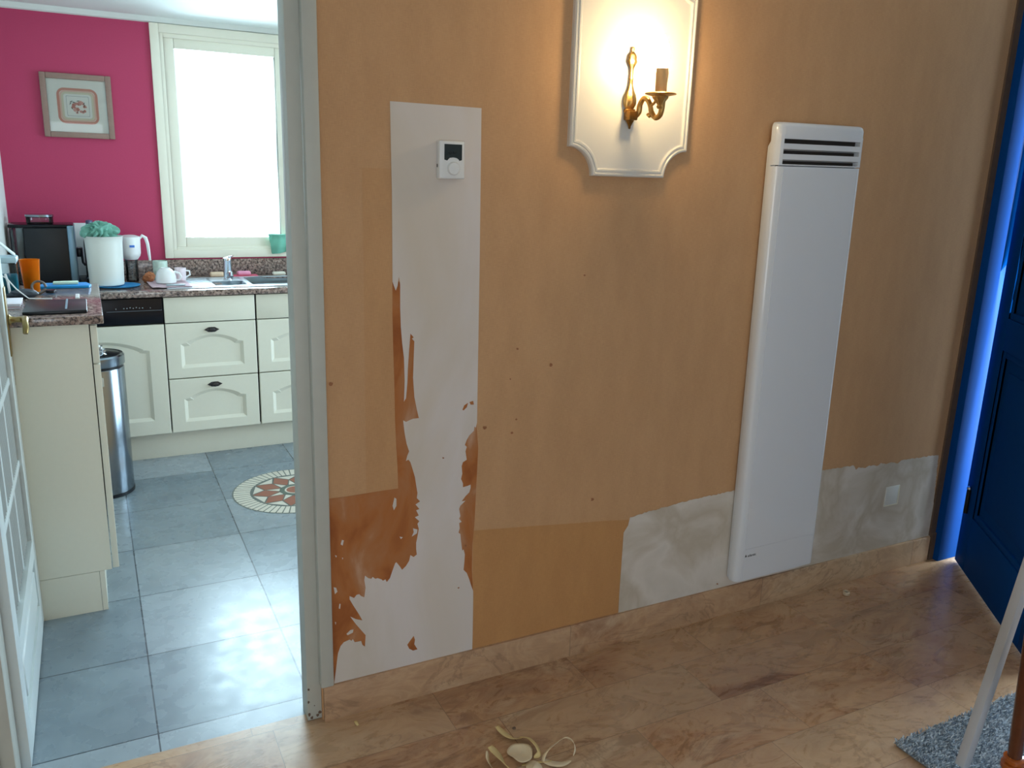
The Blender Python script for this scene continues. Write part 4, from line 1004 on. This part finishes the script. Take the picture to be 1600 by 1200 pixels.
# ------------------------------------------------------------------ paper scraps and bits on the floor
def ribbon(name, pts, wid, mat, label, tw=0.0, lift=0.0, group='peeled wallpaper scraps on the floor'):
    pts = [Vector(p) for p in pts]; n = 28; a = MB(); P_ = []
    def cr(t):
        k = t*(len(pts)-1); i = min(int(k), len(pts)-2); f = k-i
        q0, q1, q2, q3 = pts[max(i-1, 0)], pts[i], pts[i+1], pts[min(i+2, len(pts)-1)]
        return .5*((2*q1)+(-q0+q2)*f+(2*q0-5*q1+4*q2-q3)*f*f+(-q0+3*q1-3*q2+q3)*f**3)
    for i in range(n+1):
        t = i/n; p = cr(t); q = cr(min(1, t+.02)); r_ = cr(max(0, t-.02)); tn = (q-r_).normalized()
        side = tn.cross(Vector((0, 0, 1))).normalized()
        wz = wid*(math.sin(PI*min(1, max(.0, t*.9+.08)))**.6)*.8
        sd = (side*math.cos(tw*(.3+t))+Vector((0, 0, 1))*math.sin(tw*(.3+t)))
        P_.append([p-sd*wz, p+Vector((0, 0, -.001)), p+sd*wz])
    mz = min(v.z for r_ in P_ for v in r_); 
    V = [[a.bm.verts.new(v-Vector((0, 0, mz-.0015))) for v in r_] for r_ in P_]
    for i in range(n):
        for j in range(2): a.bm.faces.new((V[i][j], V[i+1][j], V[i+1][j+1], V[i][j+1]))
    o = tag(a.build(name, mat), label, 'paper scrap', group); o.modifiers.new('thickness', 'SOLIDIFY').thickness = .0008
    return o
G = lambda x, y, z=.002: on_level(x, y, z)
ribbon('paper_scrap', [G(776, 1137, .012), G(787, 1148, .006), G(800, 1156, .002), G(815, 1156, .004)], .016, M['scrap'], 'yellowish pointed peel of wallpaper at the top left of the scraps', .5)
ribbon('paper_scrap', [G(812, 1152, .004), G(826, 1154, .016), G(838, 1166, .022), G(842, 1178, .01), G(834, 1184, .003)], .014, M['scrap'], 'curled yellowish peel arching right of the pale round scrap', .9)
ribbon('paper_scrap', [G(765, 1172, .02), G(774, 1182, .01), G(784, 1196, .004), G(800, 1212, .003)], .026, M['scrap'], 'yellow folded peel of wallpaper at the left of the scraps', .9)
ribbon('paper_scrap', [G(761, 1174, .022), G(762, 1188, .012), G(770, 1202, .004), G(786, 1216, .003)], .007, M['scrap_pale'], 'thin pale strip curling along the left side of the scraps', 1.0)
ribbon('paper_scrap', [G(848, 1190, .004), G(852, 1176, .012), G(866, 1162, .03), G(882, 1152, .036), G(894, 1156, .034), G(899, 1168, .02), G(896, 1180, .006)], .010, M['scrap_pale'], 'pale narrow peel of wallpaper arched into a loop', 1.1)
ribbon('paper_scrap', [G(849, 1188, .003), G(862, 1193, .003), G(878, 1194, .004), G(892, 1188, .003)], .016, M['scrap_pale'], 'flat pale peel lying below the arched loop of wallpaper', .2)
ribbon('paper_scrap', [G(815, 1196, .002), G(832, 1192, .004), G(850, 1190, .003), G(862, 1188, .004)], .008, M['scrap'], 'thin yellowish peel bridging the pale round scrap and the loop', .4)
a = MB()
def disc(u, v):
    t = u*2*PI; r_ = v*(.033+.003*math.sin(3*t+1)+.0015*math.sin(5*t)); c_ = G(813, 1180)
    return (c_.x+r_*math.cos(t), c_.y+r_*math.sin(t)*1.15, .004+.006*v*v+.003*math.sin(t*2)*v)
a.grid(disc, 30, 6)
o = tag(a.build('paper_scrap', M['scrap_pale']), 'pale rounded scrap of plaster-backed paper in the middle of the scraps', 'paper scrap', 'peeled wallpaper scraps on the floor'); o.modifiers.new('thickness', 'SOLIDIFY').thickness = .001
ribbon('paper_scrap', [G(822, 1200, .003), G(834, 1196, .010), G(846, 1204, .003)], .03, M['scrap_pale'], 'creamy curled scrap cut by the lower edge, under the round scrap', .3)
for (px, py, s_, lb) in ((556, 1112, .004, 'tiny yellowish crumb of paper on the floor against the skirting near the doorway'), (557, 1131, .009, 'small yellowish flake of paper on the floor near the doorway frame')):
    p = G(px, py); a = MB(); a.blob(p+Vector((0, 0, .003)), s_, .4, 2, px, 2, (.6, 1.4, .3)); tag(a.build('paper_crumb', M['scrap']), lb, 'paper crumb')
p = G(803, 1139); tag(MB().blob(p+Vector((0, 0, .003)), .0045, .3, 2, 1, 2, (1.2, 1, .6)).build('grit_crumb', M['brown_wood']), 'dark crumb on the floor just behind the paper scraps', 'crumb')
# small screw cap by the wall
p = on_level(1322, 929, 0)
sc_ = thing('wall_plug_cap', 'small ivory plastic ring with dark hollow on the floor below the heater', 'cap', p)
MB().lathe([(.011, 0), (.013, .002), (.0125, .012), (.010, .014), (.008, .012), (.008, .006), (0, .005)], p, 24).build('cap_ring', plain('ivory_plastic', (206, 190, 166), .5), sc_)
MB().lathe([(.0078, .0062), (.0078, .0068), (0, .0068)], p, 20).build('cap_hollow', M['dark_gap'], sc_)
